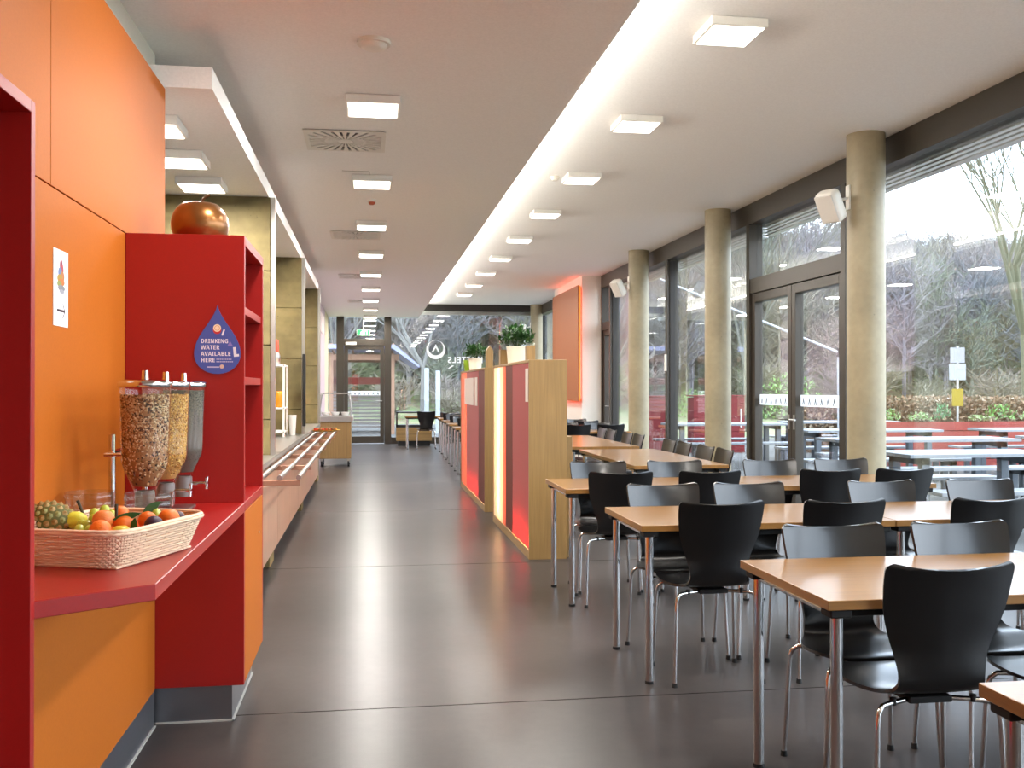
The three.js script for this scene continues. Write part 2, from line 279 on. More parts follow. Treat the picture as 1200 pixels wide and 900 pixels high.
// far glazed end with the entrance door
{
  const o = thing('door_3', 'brown framed entrance door with transom at the far end of the corridor', 'door', { kind: 'structure' });
  const z0 = END - 0.06, z1 = END + 0.08;
  for (const [a, b] of [[-0.80, -0.62], [0.36, 0.53]]) mesh('frame_post', box(a, b, 0, YC, z0, z1, 0.004), M.frame, o);
  mesh('transom_bar', box(-0.62, 0.36, 2.42, 2.58, z0, z1, 0.004), M.frame, o);
  mesh('transom_pane', box(-0.62, 0.36, 2.58, YC, END, END + 0.008), M.glass, o);
  const l = new THREE.Group(); l.name = 'leaf'; o.add(l);
  for (const [a, b] of [[-0.615, -0.52], [0.26, 0.355]]) mesh('stile', box(a, b, 0.02, 2.415, END - 0.04, END + 0.05, 0.004), M.frame, l);
  mesh('bottom_rail', box(-0.52, 0.26, 0.02, 0.19, END - 0.04, END + 0.05, 0.004), M.frame, l);
  mesh('top_rail', box(-0.52, 0.26, 2.32, 2.415, END - 0.04, END + 0.05, 0.004), M.frame, l);
  mesh('pane', box(-0.52, 0.26, 0.19, 2.32, END, END + 0.008), M.glass, l);
  mesh('handle', join([rod(V3(0.3, 1.06, -END + 0.04), V3(0.3, 1.06, -END + 0.1), 0.012), rod(V3(0.3, 1.06, -END + 0.1), V3(0.16, 1.06, -END + 0.1), 0.011)]), M.steel, l);
  const g = new THREE.PlaneGeometry(0.78, 0.1);
  solo('safety_band', 'white safety strip with dark tent marks on the entrance door glass', 'glass sticker', g, bandMat, { at: [-0.13, 1.25, END - 0.003] });
  solo('door_closer', 'white door closer box on the transom of the entrance door', 'door closer', box(-0.58, -0.32, 2.43, 2.5, END - 0.12, END - 0.06, 0.006), M.whitePlastic);
  const s = thing('exit_sign', 'green lit exit sign with running figure above the entrance door', 'exit sign');
  const ex = canvasTex(256, 128, (c, w, h) => { c.fillStyle = '#0a8f3c'; c.fillRect(0, 0, w, h); c.fillStyle = '#fff'; c.fillRect(150, 20, 60, 96); c.fillStyle = '#0a8f3c'; c.fillRect(160, 30, 40, 86); c.strokeStyle = '#fff'; c.lineWidth = 13; c.lineCap = 'round'; c.beginPath(); c.moveTo(112, 50); c.lineTo(98, 80); c.lineTo(74, 108); c.moveTo(98, 80); c.lineTo(122, 92); c.lineTo(124, 114); c.moveTo(112, 50); c.lineTo(84, 56); c.lineTo(74, 74); c.moveTo(112, 52); c.lineTo(132, 70); c.stroke(); c.beginPath(); c.arc(120, 30, 12, 0, 7); c.fillStyle = '#fff'; c.fill(); });
  mesh('casing', box(-0.31, 0.01, 2.66, 2.82, END - 0.1, END - 0.06, 0.004), M.whitePlastic, s);
  const face = new THREE.PlaneGeometry(0.3, 0.145); mesh('sign_face', face, std(0xffffff, 0.5, { map: ex, emissive: 0xffffff, emissiveMap: ex, emissiveIntensity: 0.35 }), s, [-0.15, 2.74, -END + 0.102]);
  mesh('bracket', rod(V3(-0.15, 2.8, -END + 0.08), V3(-0.15, YC, -END + 0.08), 0.008), M.whitePlastic, s);
  const wa = thing('window_7', 'glazed strip beside the entrance door towards the servery', 'window', { kind: 'structure' });
  mesh('pane', box(-1.0, -0.8, 0.1, YC, END, END + 0.008), M.glass, wa);
  mesh('frame_rail', box(-1.0, -0.8, 0, 0.1, z0, z1), M.frame, wa);
  const wb = thing('window_8', 'large end window with the white crescent emblem', 'window', { kind: 'structure' });
  mesh('pane', box(0.53, XW, 0.16, 3.29, END, END + 0.008), M.glass, wb);
  mesh('frame_rail', box(0.53, XW, 0, 0.16, z0, z1, 0.004), M.frame, wb);
  const t = thing('trim_2', 'dark blind box under the raised ceiling above the end window', 'header', { kind: 'structure' });
  mesh('header_beam', box(XS, XW, 3.29, YU, END - 0.12, END + 0.1, 0.004), M.frameDark, t);
  mesh('blind_edge', box(XS, XW, 3.2, 3.29, END + 0.02, END + 0.08), M.steel, t);
  // glass lettering is read from outside, so it shows mirrored in here
  const vinyl = std(0xf4f7fa, 0.7);
  const em = thing('crescent_emblem', 'white crescent ring emblem with a peaked hut on the end window', 'glass emblem', { at: [1.63, 2.33, END - 0.006] });
  const ring = new THREE.Shape(); ring.absarc(0, 0, 0.235, 0, Math.PI * 2); const hole = new THREE.Path(); hole.absarc(0.0, 0.045, 0.185, 0, Math.PI * 2, true); ring.holes.push(hole);
  mesh('crescent', new THREE.ExtrudeGeometry(ring, { depth: 0.002, bevelEnabled: false, curveSegments: 32 }), vinyl, em);
  const hut = new THREE.Shape([[-0.10, -0.06], [0, 0.14], [0.10, -0.06], [0.06, -0.06], [0, 0.05], [-0.06, -0.06]].map((q) => new THREE.Vector2(...q)));
  mesh('hut', new THREE.ExtrudeGeometry(hut, { depth: 0.002, bevelEnabled: false }), vinyl, em);
  const font = await new FontLoader().loadAsync('fonts/droid/droid_sans_bold.typeface.json');
  const tg = new TextGeometry('HOSTELS', { font, size: 0.155, depth: 0.002, curveSegments: 4 }); tg.computeBoundingBox(); const tgw = tg.boundingBox.max.x; tg.rotateY(Math.PI);
  solo('window_lettering', 'white block lettering mirrored on the end window beside the emblem', 'glass lettering', tg, vinyl, { at: [1.93 + tgw, 2.0, END - 0.004] });
  solo('window_mark', 'small white slanted mark under the window lettering', 'glass mark', new THREE.ExtrudeGeometry(new THREE.Shape([[0, 0], [0.05, 0.0], [0.17, 0.08], [0.12, 0.08]].map((q) => new THREE.Vector2(...q))), { depth: 0.002, bevelEnabled: false }), vinyl, { at: [1.92, 1.86, END - 0.006] });
}

// ---------------------------------------------------------------- breakfast counter, red cabinets
{
  const b = thing('counter_base', 'orange panelled counter base on a steel plinth', 'counter base');
  mesh('front_panel', box(-0.88, -0.86, 0.145, 0.86, 2.26, 4.085, 0.002), M.orange, b);
  mesh('plinth', box(-0.9, -0.862, 0.004, 0.145, 2.26, 4.085), M.plinth, b);
  mesh('floor_seal', box(-0.862, -0.854, 0, 0.006, 2.26, 4.075), std(0xb9b7b2, 0.6), b);
  const s = new THREE.Shape([[-0.978, -4.088], [-0.51, -4.088], [-0.51, -2.42], [-0.735, -2.262], [-0.978, -2.262]].map(([x, z]) => new THREE.Vector2(x, -z)));
  const g = new THREE.ExtrudeGeometry(s, { depth: 0.036, bevelEnabled: true, bevelSize: 0.002, bevelThickness: 0.002, bevelSegments: 1 }); g.rotateX(-Math.PI / 2); g.translate(0, 0.862, 0);
  solo('breakfast_counter', 'red counter top with a cut corner carrying fruit and cereals', 'counter', metric(g), M.redTop);
  // tall red cabinet
  const c = thing('red_cabinet', 'tall red cabinet with open shelves and an orange lower door', 'cabinet');
  mesh('side_panel', box(-0.978, -0.51, 0.15, 2.0, 4.09, 4.118, 0.0015), M.red, c);
  mesh('side_panel', box(-0.978, -0.51, 0.15, 2.0, 4.772, 4.8, 0.0015), M.red, c);
  mesh('back_panel', box(-0.978, -0.96, 0.15, 1.96, 4.118, 4.772), M.red, c);
  mesh('top_panel', box(-0.96, -0.51, 1.962, 2.0, 4.118, 4.772, 0.0015), M.red, c);
  for (const y of [1.68, 1.385]) mesh('shelf', box(-0.96, -0.518, y, y + 0.032, 4.118, 4.772, 0.0015), M.red, c);
  mesh('counter_shelf', box(-0.96, -0.51, 0.862, 0.9, 4.118, 4.772, 0.0015), M.redTop, c);
  const dr = mesh('door', box(-0.53, -0.51, 0.152, 0.858, 4.12, 4.77, 0.002), M.orange, c);
  mesh('keyhole', cyl(0.006, 0.006, 0.004, 0, 0, 0, 12).rotateZ(-Math.PI / 2), M.steel, dr, [-0.51, 0.7, -4.62]);
  mesh('plinth', box(-0.97, -0.56, 0.004, 0.148, 4.11, 4.78), M.plinth, c);
  mesh('floor_seal', join([box(-0.86, -0.552, 0, 0.006, 4.102, 4.11), box(-0.56, -0.552, 0, 0.006, 4.102, 4.78)]), std(0xb9b7b2, 0.6), c);
  // tall red shelf unit at the near end
  const p = thing('red_shelf_unit', 'deep red open shelf unit at the end of the counter', 'shelf unit');
  mesh('side_panel', box(-0.978, -0.73, 0, 2.0, 2.232, 2.258, 0.0015), M.red, p);
  mesh('side_panel', box(-0.978, -0.73, 0, 2.0, 0.9, 0.926, 0.0015), M.red, p);
  mesh('top_panel', box(-0.978, -0.73, 1.972, 2.0, 0.926, 2.232, 0.0015), M.red, p);
  mesh('back_panel', box(-0.978, -0.965, 0, 1.972, 0.926, 2.232), M.red, p);
  mesh('bottom_panel', box(-0.965, -0.73, 0.0, 0.06, 0.926, 2.232), M.red, p);
  // notices
  const dropShape = () => { const q = new THREE.Shape(); q.moveTo(0, 0.155); q.bezierCurveTo(0.012, 0.09, 0.092, 0.03, 0.092, -0.045); q.bezierCurveTo(0.092, -0.095, 0.05, -0.128, 0, -0.128); q.bezierCurveTo(-0.05, -0.128, -0.092, -0.095, -0.092, -0.045); q.bezierCurveTo(-0.092, 0.03, -0.012, 0.09, 0, 0.155); return q; };
  const dt = canvasTex(768, 1152, (k, w, h) => {
    k.fillStyle = '#4a5aa6'; k.fillRect(0, 0, w, h); const X = (x) => (x + 0.096) / 0.192 * w, Y = (y) => (0.16 - y) / 0.288 * h;
    k.fillStyle = '#c7302c'; k.beginPath(); k.arc(X(-0.001), Y(0.052), 66, 0, 7); k.fill(); k.fillStyle = '#f6dcbc'; k.beginPath(); k.arc(X(-0.001), Y(0.06), 62, 0, 7); k.fill(); k.strokeStyle = '#c98f4a'; k.lineWidth = 7; k.beginPath(); k.arc(X(-0.001), Y(0.06), 38, 0, 7); k.stroke();
    k.fillStyle = '#efe9ee'; k.save(); k.translate(X(0.023), Y(0.042)); k.rotate(0.35); k.fillRect(-14, -52, 28, 104); k.restore();
    k.font = 'bold 96px sans-serif'; k.textBaseline = 'middle'; k.fillStyle = '#f1e6ea';
    ['DRINKING', 'WATER', 'AVAILABLE', 'HERE'].forEach((s, i) => { k.save(); k.translate(X(-0.066), Y(0.006 - i * 0.026)); const mw = [440, 300, 480, 230][i]; k.scale(mw / k.measureText(s).width, 0.98); k.fillText(s, 0, 0); k.restore(); });
    k.fillStyle = '#c9c3dc'; for (const [x, y, l] of [[-0.004, -0.068, 0.062], [-0.004, -0.078, 0.068]]) for (let q = 0; q < 9; q++) k.fillRect(X(x + l * q / 9), Y(y) - 8, l / 9 * 3000, 16);
    k.fillStyle = '#efe9ee'; k.save(); k.translate(X(0.07), Y(-0.04)); k.rotate(-0.1); k.fillRect(-24, -88, 48, 130); k.fillRect(-24, 30, 84, 40); k.restore();
    k.fillStyle = '#8f7fc0'; k.beginPath(); k.moveTo(X(0.05), Y(0.008)); k.lineTo(X(0.062), Y(-0.014)); k.lineTo(X(0.04), Y(-0.014)); k.fill();
    k.fillStyle = '#c9c3dc'; k.fillRect(X(-0.04), Y(-0.1) - 9, 190, 20); k.fillStyle = '#d9b8a4'; k.beginPath(); k.arc(X(0.018), Y(-0.098), 34, 0, 7); k.fill();
  });
  const ds = thing('water_drop_sign', 'blue water drop sign reading drinking water available here on the red cabinet', 'sign', { at: [-0.617, 1.557, 4.0895] });
  mesh('plate', new THREE.ExtrudeGeometry(dropShape(), { depth: 0.003, bevelEnabled: false, curveSegments: 24 }), std(0x5a6ab4, 0.5), ds);
  const dg = new THREE.ShapeGeometry(dropShape(), 24), du = dg.attributes.uv, dp = dg.attributes.position; for (let i = 0; i < du.count; i++) du.setXY(i, (dp.getX(i) + 0.096) / 0.192, 1 - (0.16 - dp.getY(i)) / 0.288);
  mesh('print', dg, std(0xffffff, 0.45, { map: dt }), ds, [0, 0, 0.0035]);
  const pt = canvasTex(384, 640, (k, w, h) => {
    k.fillStyle = '#f0ecf0'; k.fillRect(0, 0, w, h);
    const blob = (c, x, y, rx, ry) => { k.fillStyle = c; k.beginPath(); k.ellipse(x, y, rx, ry, 0, 0, 7); k.fill(); };
    blob('#8c3a4e', 200, 130, 40, 52); blob('#b04a52', 228, 165, 34, 50); blob('#6c7ea6', 170, 190, 52, 44); blob('#b7774a', 230, 220, 54, 46); blob('#a78a3a', 160, 240, 66, 36); blob('#c0713c', 205, 268, 84, 30); blob('#8b8f4a', 150, 285, 60, 26); blob('#7d7f86', 205, 318, 92, 26); blob('#9a9aa4', 215, 345, 64, 18);
    k.strokeStyle = '#33232c'; k.lineWidth = 22; k.beginPath(); k.moveTo(90, 510); k.lineTo(290, 510); k.stroke(); k.lineWidth = 13; k.beginPath(); k.moveTo(240, 448); k.lineTo(296, 510); k.lineTo(240, 572); k.stroke();
  });
  const pn = thing('arrow_notice', 'white paper notice with a small colourful drawing and an arrow', 'notice', { at: [-0.9795, 1.69, 3.265], turn: Math.PI / 2 });
  mesh('sheet', lbox(-0.074, 0.074, -0.122, 0.122, 0, 0.0012), M.paper, pn);
  mesh('print', new THREE.PlaneGeometry(0.147, 0.243), std(0xffffff, 0.7, { map: pt }), pn, [0, 0, 0.0018]);
}
// bronze apple on the cabinet
{
  const o = thing('apple_ornament', 'large bronze coloured apple ornament on top of the red cabinet', 'ornament', { at: [-0.742, 2.0, 4.42] });
  const pts = []; for (let i = 0; i <= 40; i++) { const a = Math.PI * i / 40, r = 0.122 * Math.pow(Math.sin(a), 0.72) * (1 + 0.05 * Math.cos(a * 0.9)), y = 0.098 - 0.1 * Math.cos(a) - (i > 33 ? 0.03 * ((i - 33) / 7) ** 1.5 : 0) + (i < 5 ? 0.012 * (5 - i) / 5 : 0); pts.push([Math.max(r, 0.0005), Math.max(y, 0.002 * (i > 0))]); }
  mesh('body', lathe(pts, 40), phys(0x8a5a2a, 0.3, { metalness: 0.75, clearcoat: 0.4, clearcoatRoughness: 0.2 }), o);
  mesh('stalk', tube([[0, 0.165, 0], [0.004, 0.19, 0], [0.016, 0.21, 0], [0.042, 0.226, 0]], 0.006, 12), std(0x5a3a1c, 0.5, { metalness: 0.5 }), o);
}
// cereal dispensers
const flakeMats = [0xa8794c, 0xc79a58, 0x6d6258].map((c) => std(c, 0.75));
[[-0.74, 3.36, 'muesli with raisins, first from the fruit basket', 0], [-0.728, 3.63, 'golden flakes, in the middle of three', 1], [-0.715, 3.9, 'small dark grains, beside the red cabinet', 2]].forEach(([x, d, what, k]) => {
  const o = thing('cereal_dispenser', 'clear cereal dispenser filled with ' + what, 'dispenser', { at: [x, 0.9, d], group: 'cereal dispensers' });
  const prof = [[0.026, 0.07], [0.03, 0.12], [0.04, 0.14], [0.072, 0.215], [0.075, 0.24], [0.082, 0.48]];
  mesh('canister', lathe(prof, 32), M.clear, o);
  const lid = mesh('lid', lathe([[0.001, 0.497], [0.06, 0.499], [0.083, 0.494], [0.086, 0.486], [0.086, 0.476], [0.08, 0.474]], 32), M.chrome, o);
  mesh('knob', cyl(0.012, 0.01, 0.032, 0, 0.497, 0, 16), M.chrome, lid);
  const lvl = k === 2 ? 0.46 : 0.445, core = lathe([[0.001, 0.145], [0.034, 0.145], [0.066, 0.215], [0.069, 0.24], [0.0735, lvl], [0.001, lvl + 0.004]], 28);
  mesh('cereal', core, flakeMats[k], o);
  const fg = k === 2 ? new THREE.IcosahedronGeometry(0.0022, 0) : new THREE.IcosahedronGeometry(0.0055, 0), n = k === 2 ? 7000 : 4200;
  fg.scale(1, 0.42, 0.75);
  const inst = new THREE.InstancedMesh(fg, std(0xffffff, 0.7), n), mm = new THREE.Matrix4(), q = new THREE.Quaternion(), col = new THREE.Color();
  const pal = [[0xc49a6a, 0x8a5a34, 0xd9b98c, 0x4a3020, 0xe2cba4], [0xe0b050, 0xc98f38, 0xeac878, 0x9a6a30, 0xd8a850], [0x70685f, 0x57504a, 0x8a8078, 0x4a4440, 0x655d60]][k];
  for (let i = 0; i < n; i++) { const y = 0.148 + (lvl - 0.146) * Math.sqrt(rnd()), t = y < 0.215 ? 0.034 + (y - 0.145) / 0.07 * 0.032 : 0.066 + (y - 0.215) / 0.23 * 0.0075, a = R(0, 6.283); q.setFromEuler(new THREE.Euler(R(0, 3), R(0, 3), R(0, 3))); mm.compose(V3(Math.cos(a) * t, y, Math.sin(a) * t), q, V3(1, 1, 1).multiplyScalar(R(0.7, 1.25))); inst.setMatrixAt(i, mm); inst.setColorAt(i, col.setHex(pal[i % 5])); }
  inst.name = 'cereal_flakes'; inst.userData.kind = 'stuff'; o.add(inst);
  mesh('outlet', lathe([[0.03, 0.05], [0.032, 0.075], [0.032, 0.125], [0.027, 0.13]], 24), std(0x7d7470, 0.4), o);
  const valve = mesh('valve', rod(V3(0.03, 0.1, 0), V3(0.085, 0.1, 0), 0.007), M.chrome, o);
  mesh('valve_wheel', join([0, 1, 2].map((i) => rod(V3(0.086, 0.1 + 0.026 * Math.sin(i * 1.05), 0.026 * Math.cos(i * 1.05)), V3(0.086, 0.1 - 0.026 * Math.sin(i * 1.05), -0.026 * Math.cos(i * 1.05)), 0.0045))), M.chrome, valve);
});
{
  const o = thing('dispenser_stand', 'chrome stand rail carrying the cereal dispensers', 'stand', { at: [-0.87, 0.9, 3.63] });
  for (const z of [0.17, -0.32]) { mesh('post', cyl(0.011, 0.011, 0.3, 0, 0.012, z, 16), M.chrome, o); }
  mesh('rail', rod(V3(0, 0.25, 0.19), V3(0, 0.25, -0.34), 0.009), M.chrome, o);
  for (const z of [0.27, 0, -0.27]) mesh('clamp', rod(V3(0, 0.25, z), V3(z === 0.27 ? 0.055 : z === 0 ? 0.067 : 0.08, 0.25, z), 0.006), M.chrome, o);
  mesh('foot_plate', lbox(-0.03, 0.19, 0, 0.012, -0.34, 0.2, 0.004), M.steel, o);
  for (const [x, d, l, hh] of [[-0.886, 3.255, 'clear ribbed plastic bowl standing by the orange wall', 0.135], [-0.7, 3.235, 'clear ribbed plastic bowl in front of the muesli dispenser', 0.132]]) {
    const pr = [[0.001, 0.004], [0.066, 0.004]]; for (let i = 0; i <= 24; i++) pr.push([0.07 + 0.006 * i / 24 + 0.0018 * Math.sin(i * 1.57), 0.004 + hh * i / 24]); pr.push([0.0735, hh + 0.004]); for (let i = 24; i >= 0; i--) pr.push([0.0675 + 0.006 * i / 24, 0.007 + (hh - 0.005) * i / 24]); pr.push([0.001, 0.007]);
    solo('bowl', l, 'bowl', lathe(pr, 40), M.clear, { at: [x, 0.9, d] });
  }
}
// fruit basket
{
  const bx = -0.715, bd = 2.835, turn = -0.36, W = 0.145, L = 0.185;   // half sizes of the base
  const o = thing('fruit_basket', 'white woven wicker basket full of fruit on the red counter', 'basket', { at: [bx, 0.9005, bd], turn });
  const ringPts = (s, y, n = 64, wob = 0, ph = 0) => { const pts = []; for (let i = 0; i < n; i++) { const a = i / n * Math.PI * 2, c = Math.cos(a), q = Math.sin(a), e = 0.32; const f = wob * (i % 2 ? 1 : -1) * ph; pts.push([Math.sign(c) * Math.pow(Math.abs(c), e) * (W + s) + c * f, y, Math.sign(q) * Math.pow(Math.abs(q), e) * (L + s) + q * f]); } return pts; };
  const ring = (s, y, r, wob, ph, n = 72) => tube(ringPts(s, y, n, wob, ph), r, n * 2, 5, true);
  const rows = []; for (let i = 0; i < 13; i++) rows.push(ring(0.004 + 0.030 * i / 12, 0.006 + 0.0072 * i, 0.0036, 0.0024, i % 2 ? 1 : -1));
  mesh('weave', join(rows), M.wicker, o);
  mesh('rim', join([ring(0.036, 0.101, 0.006, 0.001, 1), ring(0.039, 0.094, 0.0048, 0.001, -1)]), M.wicker, o);
  mesh('base', lbox(-W + 0.004, W - 0.004, 0, 0.006, -L + 0.004, L - 0.004, 0.002), M.wicker, o);
  const st = []; const a0 = ringPts(0.002, 0.003, 72), a1 = ringPts(0.036, 0.098, 72); for (let i = 0; i < 72; i++) st.push(rod(V3(...a0[i]), V3(...a1[i]), 0.0024, 5));
  mesh('stakes', join(st), M.wicker, o);
  const ball = (r, sx = 1, sy = 1, sz = 1, dim = 0) => { const g = new THREE.SphereGeometry(r, 22, 16), p = g.attributes.position; for (let i = 0; i < p.count; i++) { const y = p.getY(i) / r; if (Math.abs(y) > 0.85) p.setY(i, p.getY(i) * (1 - dim * (Math.abs(y) - 0.85) / 0.15)); } g.scale(sx, sy, sz); g.computeVertexNormals(); return g; };
  const peel = makeTex(128, 128, (u, v) => { const k = fbm(u, v, 40, 40, 2, 91); return [k, k, k]; }, false);
  const orangeM = std(0xe8721a, 0.45, { bumpMap: peel, bumpScale: 0.0006 }), grapeM = phys(0xb4c24a, 0.25, { clearcoat: 0.4 }), plumM = std(0x3a2338, 0.45), appleM = std(0xd8c23c, 0.35), peachM = std(0xe2813a, 0.5, { bumpMap: peel, bumpScale: 0.0004 }), lemonM = std(0xd6cf3c, 0.4, { bumpMap: peel, bumpScale: 0.0005 });
  const fruit = (name, label, g, m, p) => solo(name, label, name, g, m, { at: p, group: 'fruit in the wicker basket' });
  const or = ball(0.03, 1, 0.95, 1, 0.06);
  fruit('orange', 'bright orange resting against the basket rim beside the last plum', or, orangeM, [-0.565, 0.999, 2.86]);
  fruit('orange', 'small orange with a dark leaf arching over it', ball(0.027), orangeM, [-0.676, 0.993, 2.81]);
  fruit('orange', 'deep orange fruit at the front rim beside the grapes', ball(0.029), orangeM, [-0.72, 0.985, 2.745]);
  fruit('orange', 'half hidden orange behind the dark plum', ball(0.026), orangeM, [-0.632, 0.99, 2.9]);
  fruit('orange', 'orange at the back behind the green grapes', ball(0.025), orangeM, [-0.728, 0.998, 2.99]);
  fruit('peach', 'soft orange peach resting above the deep orange fruit', ball(0.03, 1, 0.96, 1, 0.08), peachM, [-0.727, 1.006, 2.803]);
  fruit('lemon', 'yellow green lemon beside the pineapple', ball(0.028, 1.3, 0.9, 0.95), lemonM, [-0.822, 0.998, 2.868]);
  fruit('plum', 'dark purple plum in front of the half hidden orange', ball(0.026), plumM, [-0.592, 0.99, 2.795]);
  fruit('plum', 'small dark plum tucked in the far corner of the basket', ball(0.022), plumM, [-0.553, 0.99, 2.925]);
  fruit('apple', 'yellow apple low at the basket front', ball(0.028, 1, 0.9, 1, 0.15), appleM, [-0.672, 0.972, 2.765]);
  [[-0.778, 1.012, 2.905], [-0.77, 1.0, 2.868], [-0.76, 1.016, 2.943], [-0.732, 1.006, 2.908], [-0.771, 0.992, 2.803], [-0.782, 0.984, 2.774], [-0.756, 0.982, 2.78], [-0.79, 0.99, 2.83], [-0.748, 0.998, 2.86], [-0.618, 1.004, 2.945], [-0.64, 1.0, 2.955]].forEach((p, i) => fruit('grape', 'pale green grape in the bunch among the oranges', ball(0.0145, 1, 1.08, 1), grapeM, p));
  // lower layer carrying the fruit you see
  [[-0.60, 0.945, 2.87], [-0.66, 0.942, 2.80], [-0.66, 0.945, 2.88], [-0.71, 0.94, 2.78], [-0.74, 0.945, 2.85], [-0.73, 0.948, 2.93], [-0.79, 0.945, 2.87], [-0.80, 0.945, 2.80], [-0.67, 0.95, 2.95], [-0.60, 0.95, 2.94], [-0.79, 0.945, 2.945]].forEach((p) => fruit('orange', 'orange lying in the bottom layer of the basket', ball(0.032), orangeM, p));
  const leafShape = (l, w) => { const s = new THREE.Shape(); s.moveTo(0, 0); s.quadraticCurveTo(w, l * 0.45, 0, l); s.quadraticCurveTo(-w, l * 0.45, 0, 0); return new THREE.ExtrudeGeometry(s, { depth: 0.0012, bevelEnabled: false, curveSegments: 8 }); };
  for (const [p, rx, ry, rz, l, w, lb] of [[[-0.7, 1.008, 2.79], 0.3, 0.4, -1.5, 0.075, 0.022, 'dark green leaf arching over the small orange'], [[-0.64, 1.012, 2.79], 0.1, -0.3, 2.9, 0.05, 0.02, 'dark green leaf hanging beside the plum'], [[-0.65, 1.01, 2.92], 0.2, 0.6, -1.2, 0.06, 0.026, 'dark leaf lying over the back oranges']]) { const m = solo('leaf', lb, 'leaf', leafShape(l, w), M.leaf, { at: p, group: 'leaves in the fruit basket' }); m.rotation.set(rx, ry, rz); }
  for (const [a, b, lb] of [[[-0.80, 1.0, -2.89], [-0.822, 1.05, -2.9], 'woody brown stalk beside the lemon'], [[-0.70, 1.0, -2.83], [-0.702, 1.045, -2.84], 'thin dark stalk standing by the arched leaf']]) solo('stalk', lb, 'stalk', rod(V3(...a), V3(...b), 0.0035, 6, 0.005), std(0x3c3420, 0.7), { group: 'stalks in the fruit basket' });
  // pineapple lying on its side, made of eyes
  const pi = thing('pineapple', 'ripe pineapple lying at the end of the fruit basket', 'pineapple', { at: [-0.88, 1.0, 2.87], group: 'fruit in the wicker basket' });
  const body = new THREE.SphereGeometry(0.05, 20, 16); body.scale(1, 1.3, 1); mesh('body', body, std(0x5a5a22, 0.7), pi);
  const eye = new THREE.ConeGeometry(0.0145, 0.011, 6); eye.rotateX(Math.PI / 2); const em = [std(0x94743c, 0.65), std(0x84844a, 0.65), std(0xa08650, 0.65)];
  for (let j = 0; j < 9; j++) for (let i = 0; i < 13; i++) { const th = (0.16 + 0.7 * j / 8 * 1) * Math.PI, ph = (i + (j % 2) / 2) / 13 * 6.283, n = V3(Math.sin(th) * Math.cos(ph), Math.cos(th), Math.sin(th) * Math.sin(ph)); const e = mesh('eye', eye, em[(i * 5 + j * 3) % 3], pi, [n.x * 0.05, n.y * 0.065, n.z * 0.05]); e.lookAt(pi.position.clone().add(V3(n.x, n.y / 1.3, n.z).multiplyScalar(3))); const k = 0.55 + 0.5 * Math.sin(th); e.scale.set(k, k, 1); }
  mesh('crown', join(Array.from({ length: 14 }, (_, i) => { const g = leafShape(0.06 + 0.02 * (i % 3), 0.012); g.rotateX(0.25 + 0.06 * (i % 4)); g.rotateY(i * 2.4); g.translate(0, 0.06, 0); return g; })), std(0x4a6a3a, 0.6), pi);
  pi.rotation.set(0.1, 0.3, 1.15);
}

